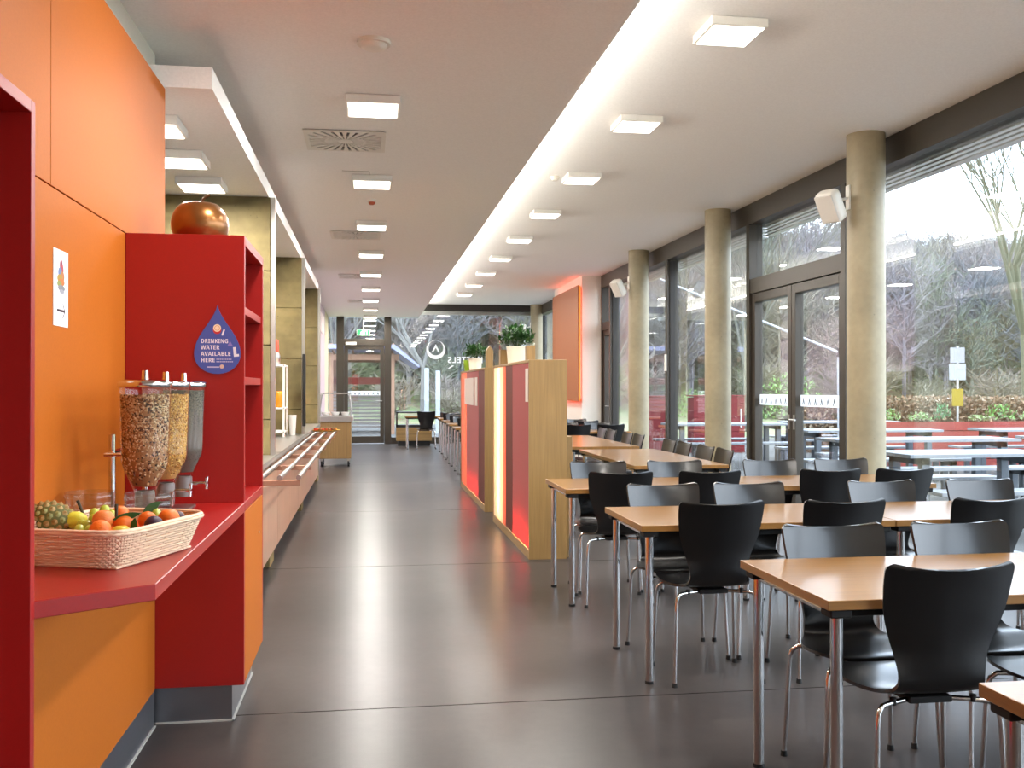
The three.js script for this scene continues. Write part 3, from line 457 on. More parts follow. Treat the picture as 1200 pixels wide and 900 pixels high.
// ---------------------------------------------------------------- serving line
{
  const o = thing('serving_counter', 'long pale panelled serving counter with steel top below the hatches', 'counter');
  const seams = [4.9, 5.8, 6.85, 7.95, 9.11, 10.2, 11.29, 12.3, 13.21, 14.1];
  for (let i = 0; i < seams.length - 1; i++) mesh('front_panel', box(-0.747, -0.729, 0.12, 0.82, seams[i] + 0.004, seams[i + 1] - 0.004, 0.002), M.paleWood, o);
  mesh('carcass', join([[4.9, 7.52], [7.87, 10.96], [11.31, 14.1]].map(([a, b]) => box(-0.9, -0.749, 0.1, 0.818, a, b))), M.black, o);
  mesh('steel_top', join([box(-0.97, -0.70, 0.82, 0.862, 4.9, 7.52), box(-1.45, -0.70, 0.82, 0.862, 7.87, 10.96), box(-1.45, -0.70, 0.82, 0.862, 11.31, 14.1), box(-0.748, -0.70, 0.82, 0.858, 7.52, 7.87), box(-0.748, -0.70, 0.82, 0.858, 10.96, 11.31)]), M.steel, o);
  mesh('kick_plate', join([[4.9, 7.52], [7.87, 10.96], [11.31, 14.1]].map(([a, b]) => box(-0.82, -0.8, 0, 0.1, a, b))), M.plinth, o);
  const r = thing('tray_rail', 'three steel tubes of the tray slide on brackets along the serving counter', 'tray rail');
  for (const x of [-0.665, -0.55, -0.435]) mesh('tube', rod(V3(x, 0.815, -6.12), V3(x, 0.815, -12.6), 0.016, 14), M.steel, r);
  for (const d of [6.14, 7.3, 8.5, 9.7, 10.9, 12.1, 12.55]) mesh('bracket', box(-0.727, -0.425, 0.765, 0.799, d - 0.014, d + 0.014, 0.003), std(0xb98f78, 0.4, { metalness: 0.7 }), r);
  const tr = thing('food_tray', 'oval yellow tray of sliced snacks at the end of the tray slide', 'tray', { at: [-0.55, 0.832, 12.3] });
  mesh('tray', lathe([[0.001, 0], [0.15, 0], [0.19, 0.016], [0.194, 0.016], [0.152, -0.003 + 0.003], [0.001, 0.003]], 36).scale(1, 1, 0.8), std(0xe0b83c, 0.4), tr);
  const fc = [std(0xb0402c, 0.6), std(0xd8a04c, 0.6), std(0x7a4a2a, 0.6)];
  for (let i = 0; i < 16; i++) { const a = i * 2.39, q = 0.035 + 0.105 * Math.sqrt(i / 16); mesh('snack', new RoundedBoxGeometry(0.05, 0.035, 0.03, 1, 0.008), fc[i % 3], tr, [Math.cos(a) * q, 0.024, Math.sin(a) * q * 0.75]).rotation.y = a; }
  // salad trolley
  const t = thing('salad_trolley', 'wheeled beech salad trolley with a glass sneeze guard', 'trolley', { at: [-0.595, 0, 17.4] });
  mesh('body', lbox(-0.275, 0.275, 0.14, 0.78, -0.34, 0.3, 0.006), M.birch, t);
  mesh('door_gap', lbox(0.19, 0.196, 0.16, 0.77, 0.3, 0.301), M.black, t);
  mesh('steel_well', lbox(-0.31, 0.31, 0.78, 0.88, -0.36, 0.33, 0.008), M.steel, t);
  mesh('guard_frame', join([[-0.27, 0.27], [0.27, 0.27], [-0.27, -0.3], [0.27, -0.3]].map(([x, z]) => tube([[x, 0.86, z], [x * 1.02, 1.05, z * 1.05], [x * 0.92, 1.24, z * 0.8], [x * 0.85, 1.28, 0]], 0.011, 16)).concat([rod(V3(-0.25, 1.28, 0), V3(0.25, 1.28, 0), 0.012)])), M.steel, t);
  mesh('guard_glass', lbox(-0.26, 0.26, 1.285, 1.291, -0.24, 0.24), M.clear, t);
  mesh('bowl_row', join([-0.17, 0, 0.17].map((x) => lathe([[0.001, 0.885], [0.05, 0.885], [0.075, 0.95], [0.078, 0.95]], 18).translate(x, 0, 0.1))), M.white, t);
  for (const x of [-0.23, 0.23]) for (const z of [-0.28, 0.24]) { const c = mesh('caster', new THREE.CylinderGeometry(0.05, 0.05, 0.03, 18).rotateZ(Math.PI / 2), M.rubber, t, [x, 0.05, z]); mesh('fork', lbox(-0.025, 0.025, 0.02, 0.09, -0.02, 0.02, 0.004), M.steel, c); }
  // juice rack on the counter inside the second bay
  const j = thing('juice_rack', 'white metal rack with juice and cups against the concrete wall', 'rack', { at: [-1.02, 0, 10.55] });
  for (const x of [-0.13, 0.13]) for (const z of [-0.2, 0.2]) mesh('post', lbox(x - 0.01, x + 0.01, 0.863, 1.62, z - 0.01, z + 0.01), M.white, j);
  for (const y of [0.9, 1.15, 1.6]) mesh('shelf', lbox(-0.14, 0.14, y, y + 0.018, -0.21, 0.21, 0.003), M.white, j);
  solo('juice_jar', 'jar of orange juice on the white rack', 'jar', lathe([[0.001, 0], [0.045, 0], [0.048, 0.12], [0.03, 0.15], [0.03, 0.17], [0.001, 0.17]], 20), phys(0xf0902a, 0.2), { at: [-0.94, 1.168, 10.42] });
  const c = thing('coffee_pot', 'red capped steel coffee pot on top of the white rack', 'coffee pot', { at: [-1.0, 1.618, 10.5] });
  mesh('body', lathe([[0.001, 0], [0.06, 0], [0.062, 0.1], [0.05, 0.13]], 20), M.steel, c); mesh('cap', lathe([[0.05, 0.13], [0.045, 0.26], [0.001, 0.28]], 20), std(0xd2401c, 0.45), c);
  solo('cup_tower', 'white cup tower beside the juice rack on the counter edge', 'cups', lathe([[0.001, 0], [0.03, 0], [0.042, 0.22], [0.04, 0.22], [0.001, 0.01]], 20), M.white, { at: [-0.82, 0.863, 10.62] });
  solo('wall_phone', 'dark slim panel fixed to the shutter guide of the last bay', 'panel', box(-0.735, -0.70, 0.95, 1.75, 10.9, 10.95, 0.006), M.black);
  solo('poster', 'small pink and white poster on the lavender corridor wall', 'poster', box(-0.999, -0.993, 2.55, 2.95, 20.2, 21.7), std(0xecd9d6, 0.7));
}

// ---------------------------------------------------------------- chairs
function shellGeos() {
  const prof = [[0.212, 0.432, 0.115], [0.207, 0.441, 0.15], [0.195, 0.4465, 0.176], [0.15, 0.449, 0.2], [0.08, 0.446, 0.21], [0, 0.441, 0.206], [-0.08, 0.438, 0.182], [-0.13, 0.441, 0.157], [-0.165, 0.452, 0.142], [-0.187, 0.475, 0.133], [-0.2, 0.51, 0.13], [-0.213, 0.57, 0.142], [-0.229, 0.64, 0.166], [-0.245, 0.70, 0.184], [-0.262, 0.76, 0.1925], [-0.275, 0.80, 0.195], [-0.282, 0.82, 0.194], [-0.287, 0.832, 0.186], [-0.289, 0.838, 0.172]];
  const curve = new THREE.CatmullRomCurve3(prof.map(([z, y, w]) => V3(w * 1.05, y, z * 0.88)), false, 'centripetal');
  const NS = 44, NT = 12, cut = 21, P = [], th = 0.011;
  const sm = (a, b, x) => { const t = Math.max(0, Math.min(1, (x - a) / (b - a))); return t * t * (3 - 2 * t); };
  for (let i = 0; i <= NS; i++) {
    const c = curve.getPoint(i / NS), row = [];
    for (let j = 0; j <= NT; j++) { const t = -1 + 2 * j / NT, back = sm(0.5, 0.8, c.y), seat = 1 - sm(0.44, 0.5, c.y) ; row.push(V3(c.x * t, c.y + 0.02 * t * t * back * sm(0.62, 0.83, c.y) + 0.006 * t * t * seat, c.z + 0.034 * t * t * sm(0.48, 0.62, c.y))); }
    P.push(row);
  }
  const N = P.map((row, i) => row.map((_, j) => { const a = P[Math.min(NS, i + 1)][j].clone().sub(P[Math.max(0, i - 1)][j]), b = P[i][Math.min(NT, j + 1)].clone().sub(P[i][Math.max(0, j - 1)]); return b.cross(a).normalize().multiplyScalar(-1); }));
  const build = (i0, i1) => {
    const pos = [], nor = [], uv = [], idx = [];
    const put = (p, n, u, v) => { pos.push(p.x, p.y, p.z); nor.push(n.x, n.y, n.z); uv.push(u, v); return pos.length / 3 - 1; };
    const face = (side) => { const base = pos.length / 3, w = NT + 1; for (let i = i0; i <= i1; i++) for (let j = 0; j <= NT; j++) { const n = N[i][j].clone().multiplyScalar(side); put(P[i][j].clone().addScaledVector(N[i][j], side > 0 ? 0 : -th), n, P[i][j].x, i * 0.02); } for (let i = 0; i < i1 - i0; i++) for (let j = 0; j < NT; j++) { const a = base + i * w + j, b = a + 1, c = a + w, d = c + 1; if (side < 0) idx.push(a, b, c, b, d, c); else idx.push(a, c, b, b, c, d); } };
    face(1); face(-1);
    const loop = []; for (let i = i0; i <= i1; i++) loop.push([i, 0]); if (i1 === NS) for (let j = 1; j <= NT; j++) loop.push([i1, j]); 
    const loop2 = []; for (let i = i1; i >= i0; i--) loop2.push([i, NT]); if (i0 === 0) for (let j = NT - 1; j >= 0; j--) loop2.push([0, j]);
    for (const lp of [loop, loop2]) for (let k = 0; k < lp.length - 1; k++) { const [a, b] = [lp[k], lp[k + 1]], A = P[a[0]][a[1]], B = P[b[0]][b[1]], A2 = A.clone().addScaledVector(N[a[0]][a[1]], -th), B2 = B.clone().addScaledVector(N[b[0]][b[1]], -th), n = B.clone().sub(A).cross(A2.clone().sub(A)).normalize(); const q = [put(A, n, 0, 0), put(B, n, 0.02, 0), put(A2, n, 0, 0.01), put(B2, n, 0.02, 0.01)]; idx.push(q[0], q[1], q[2], q[1], q[3], q[2]); }
    const g = new THREE.BufferGeometry(); g.setAttribute('position', new THREE.Float32BufferAttribute(pos, 3)); g.setAttribute('normal', new THREE.Float32BufferAttribute(nor, 3)); g.setAttribute('uv', new THREE.Float32BufferAttribute(uv, 2)); g.setIndex(idx); return g;
  };
  return [build(0, cut), build(cut, NS)];
}
const [seatGeo, backGeo] = shellGeos();
const legGeos = [[1, 1], [-1, 1], [1, -1], [-1, -1]].map(([sx, sz]) => tube([[sx * 0.03, 0.417, sz * 0.075], [sx * 0.1, 0.418, sz * 0.105], [sx * 0.15, 0.418, sz * 0.128], [sx * 0.178, 0.414, sz * 0.141], [sx * 0.192, 0.396, sz * 0.15], [sx * 0.197, 0.37, sz * 0.154], [sx * 0.204, 0.2, sz * 0.162], [sx * 0.212, 0.008, sz * 0.174]], 0.0085, 22, 8));
const footGeos = [[1, 1], [-1, 1], [1, -1], [-1, -1]].map(([sx, sz]) => cyl(0.013, 0.011, 0.02, sx * 0.212, 0, sz * 0.174, 12));
const hubGeo = join([lbox(-0.07, 0.07, 0.408, 0.429, -0.11, 0.11, 0.004), ...[[1, 1], [-1, 1], [1, -1], [-1, -1]].map(([x, z]) => cyl(0.01, 0.01, 0.022, x * 0.13, 0.412, z * 0.12, 10))]);
function makeChair() {
  const o = new THREE.Group();
  mesh('seat', seatGeo, M.plyBlack, o); mesh('backrest', backGeo, M.plyBlack, o); mesh('seat_mount', hubGeo, M.rubber, o);
  for (let i = 0; i < 4; i++) { const l = mesh('leg', legGeos[i], M.chrome, o); mesh('foot', footGeos[i], M.rubber, l); }
  return o;
}
const chairProto = makeChair();
function chair(x, d, face, label, group, jitter = 0.04) {   // face: the way the sitter looks, 'end' down the hall, 'back' towards the camera, 'hall' towards the corridor, 'window'
  const o = chairProto.clone(); o.name = numbered('dining_chair'); o.rotation.y = { end: Math.PI, back: 0, hall: -Math.PI / 2, window: Math.PI / 2 }[face] + R(-jitter, jitter); o.position.set(x, 0, -d); tag(o, label, 'chair', group); scene.add(o); return o;
}
// ---------------------------------------------------------------- tables
const legTube = cyl(0.0185, 0.0185, 0.675, 0, 0.012, 0, 20), legCap = cyl(0.02, 0.02, 0.014, 0, 0, 0, 16);
function table(x0, x1, d0, d1, label, group, turn = 0) {
  const w = x1 - x0, l = d1 - d0, o = thing('dining_table', label, 'table', { at: [(x0 + x1) / 2, 0, (d0 + d1) / 2], group, turn });
  mesh('tabletop', lbox(-w / 2, w / 2, 0.71, 0.74, -l / 2, l / 2, 0.0025, w > l), M.beech, o);
  const ix = w / 2 - 0.05, iz = l / 2 - 0.05;
  for (const s of [-1, 1]) { mesh('rail', rod(V3(s * ix, 0.688, -iz), V3(s * ix, 0.688, iz), 0.014, 12), M.chrome, o); mesh('rail', lbox(-ix, ix, 0.675, 0.708, s * (iz - 0.03) - 0.01, s * (iz - 0.03) + 0.01), M.black, o); }
  for (const sx of [-1, 1]) for (const sz of [-1, 1]) { const lg = mesh('leg', legTube, M.chrome, o, [sx * ix, 0, sz * iz]); mesh('foot', legCap, M.rubber, lg); mesh('corner_block', lbox(-0.035, 0.035, 0.682, 0.71, -0.035, 0.035, 0.006), M.rubber, lg); }
}
const rowWord = { C: 'row beside the wooden divider', B: 'second row from the divider', A: 'third row from the divider', Z: 'fourth row from the divider' };
for (const [k, d0, d1, x] of [['Z', 1.2, 1.9, 1.29], ['A', 2.69, 3.38, 1.345], ['B', 4.29, 4.99, 1.235], ['C', 5.9, 6.6, 1.21]]) {
  table(x, x + 1.25, d0, d1, 'beech dining table at the aisle end of the ' + rowWord[k]);
  table(x + 1.256, x + 2.5, d0, d1, 'beech dining table at the window end of the ' + rowWord[k]);
}
const nth = ['first', 'second', 'third', 'fourth'];
const chairs = (list, row, off) => list.forEach((x, i) => chair(x[0], x[1], off, 'black ply chair facing ' + (off === 'end' ? 'the' : 'away from') + ' entrance door, ' + nth[i] + ' from aisle, ' + row, 'black dining chairs'));
chairs([[1.70, 2.84], [2.26, 2.832], [2.98, 2.83]], 'third row from divider', 'end');
chairs([[1.74, 3.24], [2.265, 3.24], [3.0, 3.24]], 'third row from divider', 'back');
chairs([[1.595, 4.44], [2.185, 4.425], [2.91, 4.4], [3.43, 4.435]], 'second row from divider', 'end');
chairs([[1.58, 4.84], [2.06, 4.84], [2.84, 4.835], [3.43, 4.835]], 'second row from divider', 'back');
chairs([[1.555, 6.05], [2.12, 6.045], [2.94, 6.045], [3.43, 6.03]], 'row beside divider', 'end');
chairs([[1.60, 6.46], [2.165, 6.46], [2.88, 6.46], [3.43, 6.47]], 'row beside divider', 'back');
// long tables behind the divider, by the windows
table(2.13, 2.93, 7.6, 8.66, 'beech table behind the divider, beside the first pair of window chairs', 'long window tables');
table(2.13, 2.93, 8.665, 9.72, 'beech table behind the divider, beside the second pair of window chairs', 'long window tables');
table(2.13, 2.9, 10.16, 11.4, 'beech table by the third column, end towards the double door', 'long window tables');
table(2.13, 2.9, 11.405, 12.64, 'beech table by the third column, end towards the pier', 'long window tables');
for (const [d, n] of [[7.9, 'first'], [8.365, 'second'], [8.965, 'third'], [9.425, 'fourth']]) chair(2.8, d, 'hall', 'black ply chair on the window side of the table near the double door, ' + n + ' along', 'window side chairs', 0.015);
for (const [d, n] of [[10.55, 'first'], [11.02, 'second'], [11.78, 'third'], [12.26, 'fourth']]) chair(2.8, d, 'hall', 'black ply chair on the window side of the table by third column, ' + n + ' along', 'window side chairs', 0.015);
// rows between the dividers and the end window
[14.0, 15.6, 17.2, 18.8, 20.4].forEach((d, i) => {
  const row = ['first', 'second', 'third', 'fourth', 'fifth'][i] + ' row past the divider';
  table(1.32 + 0.03 * i, 2.57 + 0.03 * i, d - 0.35, d + 0.35, 'beech dining table at the aisle end of the ' + row, 'tables past the divider');
  if (i !== 2 && i !== 3) table(2.575 + 0.03 * i, 3.78, d - 0.35, d + 0.35, 'beech dining table at the window end of the ' + row, 'tables past the divider');
  chairs([[1.72, d - 0.2], [2.28, d - 0.2], [2.95, d - 0.2], [3.45, d - 0.2]].slice(0, i === 2 || i === 3 ? 2 : 4), row, 'end');
  chairs([[1.72, d + 0.2], [2.28, d + 0.2], [2.95, d + 0.2], [3.45, d + 0.2]].slice(0, i === 2 || i === 3 ? 2 : 4), row, 'back');
});
table(0.80, 1.75, 21.75, 22.4, 'small square beech table in front of the low sideboard', undefined);
chair(1.27, 21.9, 'end', 'black plywood chair alone at the small table by the sideboard', 'black dining chairs');
{
  const o = thing('sideboard', 'low sideboard with wooden drawer and black upper shelf under the end window', 'sideboard', { at: [1.05, 0, 23.2] });
  mesh('base', lbox(-0.38, 0.38, 0, 0.12, -0.15, 0.15), M.black, o);
  const dr = mesh('drawer', lbox(-0.42, 0.42, 0.12, 0.44, -0.2, 0.2, 0.004, true), M.birch, o);
  mesh('drawer_gap', lbox(-0.41, 0.41, 0.275, 0.281, 0.2, 0.201), M.black, dr);
  for (const x of [-0.405, 0.405]) mesh('side_panel', lbox(x - 0.015, x + 0.015, 0.44, 0.8, -0.2, 0.2), M.black, o);
  mesh('top', lbox(-0.42, 0.42, 0.78, 0.81, -0.2, 0.2, 0.004), M.black, o); mesh('shelf', lbox(-0.42, 0.42, 0.44, 0.5, -0.2, 0.2), M.black, o);
}

// ---------------------------------------------------------------- lit room dividers
const amber = 0xffb060;
function divider(d0, d1, label, panels, lamps, papers) {
  const o = thing('room_divider', label, 'room divider');
  const x0 = 1.26, x1 = 1.57, H = 1.6, t = 0.022;
  for (const [a, b] of [[d0, d0 + t], [d1 - t, d1]]) mesh('end_panel', box(x0, x1, 0, H, a, b, 0.002), M.birch, o);
  mesh('back_panel', box(x1 - t, x1, 0, H, d0 + t, d1 - t), M.birch, o);
  mesh('top_panel', box(x0, x1 - t, H - t, H, d0 + t, d1 - t, 0.002, true), M.birch, o);
  mesh('plinth', box(x0, x1 - t, 0, 0.075, d0 + t, d1 - t, 0.002, true), M.birch, o);
  mesh('bench_back', box(x1, x1 + 0.055, 0, 0.98, d0 + 0.06, d1 - 0.06, 0.003), M.birch, o);
  for (const [a, b, mat] of panels) mesh('glass_panel', box(x0 + 0.006, x0 + 0.012, 0.078, H - t - 0.002, a + 0.002, b - 0.002), mat, o);
  for (const [a, b] of panels.slice(0, -1).map((p) => [p[1] - 0.004, p[1] + 0.004])) mesh('mullion', box(x0 + 0.02, x0 + 0.04, 0.075, H - t, a, b), M.frameDark, o);
  for (const [kind, d, a, b, inten, col, p] of lamps) {
    const X = x0 + 0.14, tb = kind === 'up' ? cyl(0.014, 0.014, b - a, X, a, -d, 12) : rod(V3(X, d, -a), V3(X, d, -b), 0.014, 12);
    mesh('lamp_tube', tb, std(0xffffff, 0.5, { emissive: col, emissiveIntensity: 6 }), o);
    const len = b - a, l = new THREE.RectAreaLight(col, inten, kind === 'up' ? 0.03 : len, kind === 'up' ? len : 0.03); l.name = 'divider_light';
    l.position.set(X - 0.02, kind === 'up' ? (a + b) / 2 : d, kind === 'up' ? -d : -(a + b) / 2); l.rotation.y = Math.PI / 2; scene.add(l);
  }
  for (const [a, b, y0, y1, n] of papers) solo('paper_notice', n, 'notice', box(x0 + 0.001, x0 + 0.004, y0, y1, a, b), std(0xbfb0a6, 0.8));
}
const lit = (c, tr = 0.55) => phys(c, 0.85, { transmission: tr, thickness: 0, specularIntensity: 0.4, side: THREE.DoubleSide });
const redG = lit(0xae1e0c, 0.55), brownG = std(0x5e2416, 0.6), creamG = lit(0xffeed4, 0.7), amberG = lit(0xf07a20, 0.6);
divider(7.6, 9.87, 'wooden room divider with red and cream backlit glass beside the dining rows', [[7.622, 8.54, redG], [8.54, 8.97, brownG], [8.97, 9.13, amberG], [9.13, 9.848, creamG]],
  [['up', 9.5, 0.12, 1.52, 130, 0xffe6c0], ['along', 0.12, 7.7, 8.5, 320, 0xffb070], ['up', 9.05, 0.12, 1.5, 30, 0xffb060]],
  [[7.655, 7.79, 1.26, 1.53, 'white paper strip taped to the red glass by the dining rows']]);
divider(10.6, 13.45, 'wooden room divider with red glass towards the entrance door', [[10.622, 11.25, brownG], [11.25, 12.3, redG], [12.3, 12.65, redG], [12.65, 13.428, amberG]],
  [['along', 0.12, 11.4, 12.6, 320, 0xffa860], ['up', 12.95, 0.12, 1.52, 110, 0xffb060]],
  [[11.35, 11.62, 1.16, 1.5, 'narrow white paper notice on the far divider glass'], [11.75, 12.9, 1.16, 1.5, 'wide white paper notice on the far divider glass']]);
function leafTuft(n, rx, ry, seed) {
  const list = []; seedState = seed; for (let i = 0; i < n; i++) { const a = R(0, 6.283), e = Math.acos(R(-0.25, 1)), r = Math.pow(rnd(), 0.4), l = R(0.045, 0.075), s = new THREE.Shape(); s.moveTo(0, 0); s.quadraticCurveTo(l * 0.42, l * 0.5, 0, l); s.quadraticCurveTo(-l * 0.42, l * 0.5, 0, 0); const g = new THREE.ShapeGeometry(s, 4); g.rotateX(R(0.3, 1.9)); g.rotateY(R(0, 6.283)); g.translate(Math.sin(e) * Math.cos(a) * rx * r, ry * 0.25 + Math.cos(e) * ry * r, Math.sin(e) * Math.sin(a) * rx * r); list.push(g); }
  return join(list);
}
for (const [x, d, n, sd, label, pot, pm, sc] of [[1.43, 9.36, 520, 11, 'bushy green plant in a cream round pot on the divider by the dining rows', 0.115, M.pot, 1.2], [1.43, 13.1, 420, 12, 'bushy green plant in a cream pot on the divider towards the entrance', 0.105, M.pot, 1.15]]) {
  const o = thing('potted_plant', label, 'potted plant', { at: [x, 1.6, d] });
  mesh('pot', lathe([[0.001, 0], [pot * 0.72, 0], [pot * 0.76, 0.01], [pot * 0.88, 0.17], [pot * 0.9, 0.18], [pot * 0.84, 0.18], [pot * 0.82, 0.15], [0.001, 0.15]], 32), pm, o);
  mesh('soil', new THREE.CircleGeometry(pot * 0.8, 20).rotateX(-Math.PI / 2).translate(0, 0.153, 0), std(0x2a2018, 0.95), o);
  mesh('foliage', leafTuft(n, 0.15 * sc, 0.13 * sc, sd), M.leaf, o, [0, 0.19, 0]);
  mesh('stems', join(Array.from({ length: 7 }, (_, i) => rod(V3(0, 0.15, 0), V3(0.07 * Math.cos(i * 0.9), 0.27, 0.07 * Math.sin(i * 0.9)), 0.004, 5))), std(0x4a5a2a, 0.8), o);
}
solo('green_pot', 'empty green plant pot on the divider towards the entrance', 'pot', lathe([[0.001, 0], [0.055, 0], [0.075, 0.16], [0.07, 0.16], [0.052, 0.012], [0.001, 0.012]], 24), M.potGreen, { at: [1.36, 1.6, 13.32] });
for (const [x, d, h, label, peak] of [[1.44, 8.62, 0.15, 'pale wooden block beside the cream pot', 0], [1.33, 9.6, 0.15, 'short wooden block behind the cream pot', 0], [1.33, 10.75, 0.24, 'wooden post with a pointed top on the far divider', 0.05]]) {
  const o = new THREE.Shape([[-0.035, 0], [0.035, 0], [0.035, h - peak], [0, h], [-0.035, h - peak]].map((q) => new THREE.Vector2(...q))), g = new THREE.ExtrudeGeometry(o, { depth: 0.11, bevelEnabled: true, bevelSize: 0.002, bevelThickness: 0.002, bevelSegments: 1 }); g.translate(0, 0.002, -0.055);
  solo('wooden_block', label, 'wooden block', metric(g), M.birch, { at: [x, 1.6, d] });
}

// ---------------------------------------------------------------- fittings on ceiling and columns
function ceilingVent(x, d, label) {
  const o = thing('ceiling_vent', label, 'ceiling vent', { at: [x, YC, d], group: 'swirl diffusers in the corridor ceiling' }), s = new THREE.Shape([[-0.28, -0.28], [0.28, -0.28], [0.28, 0.28], [-0.28, 0.28]].map((q) => new THREE.Vector2(...q)));
  for (let i = 0; i < 28; i++) { const a = (i + 0.5) / 28 * 6.2832, c = Math.cos(a), q = Math.sin(a), edge = 0.25 / Math.max(Math.abs(c), Math.abs(q)); for (const [r0, r1, w] of [[0.055, 0.13, 0.0055], [0.145, Math.min(edge, 0.3), 0.011]]) s.holes.push(new THREE.Path([[r0 * c + w * 0.7 * q, r0 * q - w * 0.7 * c], [r1 * c + w * q, r1 * q - w * c], [r1 * c - w * q, r1 * q + w * c], [r0 * c - w * 0.7 * q, r0 * q + w * 0.7 * c]].map((p) => new THREE.Vector2(...p)))); }
  const g = new THREE.ExtrudeGeometry(s, { depth: 0.006, bevelEnabled: false }); g.rotateX(Math.PI / 2); g.translate(0, -0.006, 0);
  mesh('plate', g, std(0xe6e2da, 0.5), o); mesh('duct', join([lbox(-0.268, 0.268, 0.4, 0.41, -0.268, 0.268), lbox(-0.268, -0.262, 0.001, 0.4, -0.268, 0.268), lbox(0.262, 0.268, 0.001, 0.4, -0.268, 0.268), lbox(-0.262, 0.262, 0.001, 0.4, -0.268, -0.262), lbox(-0.262, 0.262, 0.001, 0.4, 0.262, 0.268)]), M.steel, o);
}
ceilingVent(-0.17, 6.93, 'square swirl air diffuser before the first exit of the dropped ceiling');
ceilingVent(-0.16, 11.2, 'square swirl air diffuser near the second concrete cross wall');
ceilingVent(-0.2, 15.3, 'square swirl air diffuser near the last concrete cross wall');
ceilingVent(-0.16, 19.7, 'square swirl air diffuser close to the entrance door');
for (const [x, y, d, r, label] of [[0.02, YC, 4.93, 0.085, 'white smoke detector before the first corridor lamp'], [0.02, YC, 9.1, 0.04, 'small sensor with a red dot between the corridor lamps'], [1.8, YU, 9.3, 0.045, 'small smoke detector on the raised ceiling by its step']]) {
  const o = thing('smoke_detector', label, 'smoke detector', { at: [x, y, d] });
  mesh('base', cyl(r, r, 0.02, 0, -0.02, 0, 28), M.whitePlastic, o); mesh('head', lathe([[0.001, -0.045], [r * 0.5, -0.044], [r * 0.75, -0.034], [r * 0.8, -0.02]], 28), r < 0.042 ? std(0xb85a3a, 0.5) : M.whitePlastic, o);
}
solo('access_hatch', 'flush square access hatch outline in the corridor ceiling', 'hatch', join([box(-0.22, 0.0, YC - 0.002, YC - 0.0005, 7.9, 7.906), box(-0.004, 0.0, YC - 0.002, YC - 0.0005, 7.9, 8.12)]), std(0x8a857c, 0.8));
[[4.03, 7.4, 'first', 2.87], [4.03, 14.16, 'third', 2.9], [4.12, 23.7, 'last', 2.85]].forEach(([x, d, n, y]) => {
  const o = thing('wall_speaker', 'cream loudspeaker tilted down on a bracket at the ' + n + ' concrete column', 'speaker', { at: [x - 0.15, y, d], group: 'column loudspeakers' });
  const g = new RoundedBoxGeometry(0.13, 0.27, 0.19, 3, 0.045); 
  const b = mesh('cabinet', g, M.whitePlastic, o, [-0.17, -0.02, 0.03]); b.rotation.set(0, 0.5, 0.55);
  mesh('grille', new RoundedBoxGeometry(0.02, 0.235, 0.16, 2, 0.008), std(0xcfcac2, 0.7), b, [-0.06, 0, 0]);
  mesh('bracket', join([rod(V3(-0.13, 0.02, 0.02), V3(0, 0.06, 0), 0.012), lbox(-0.012, 0.02, -0.04, 0.16, -0.03, 0.03)]), M.whitePlastic, o);
});

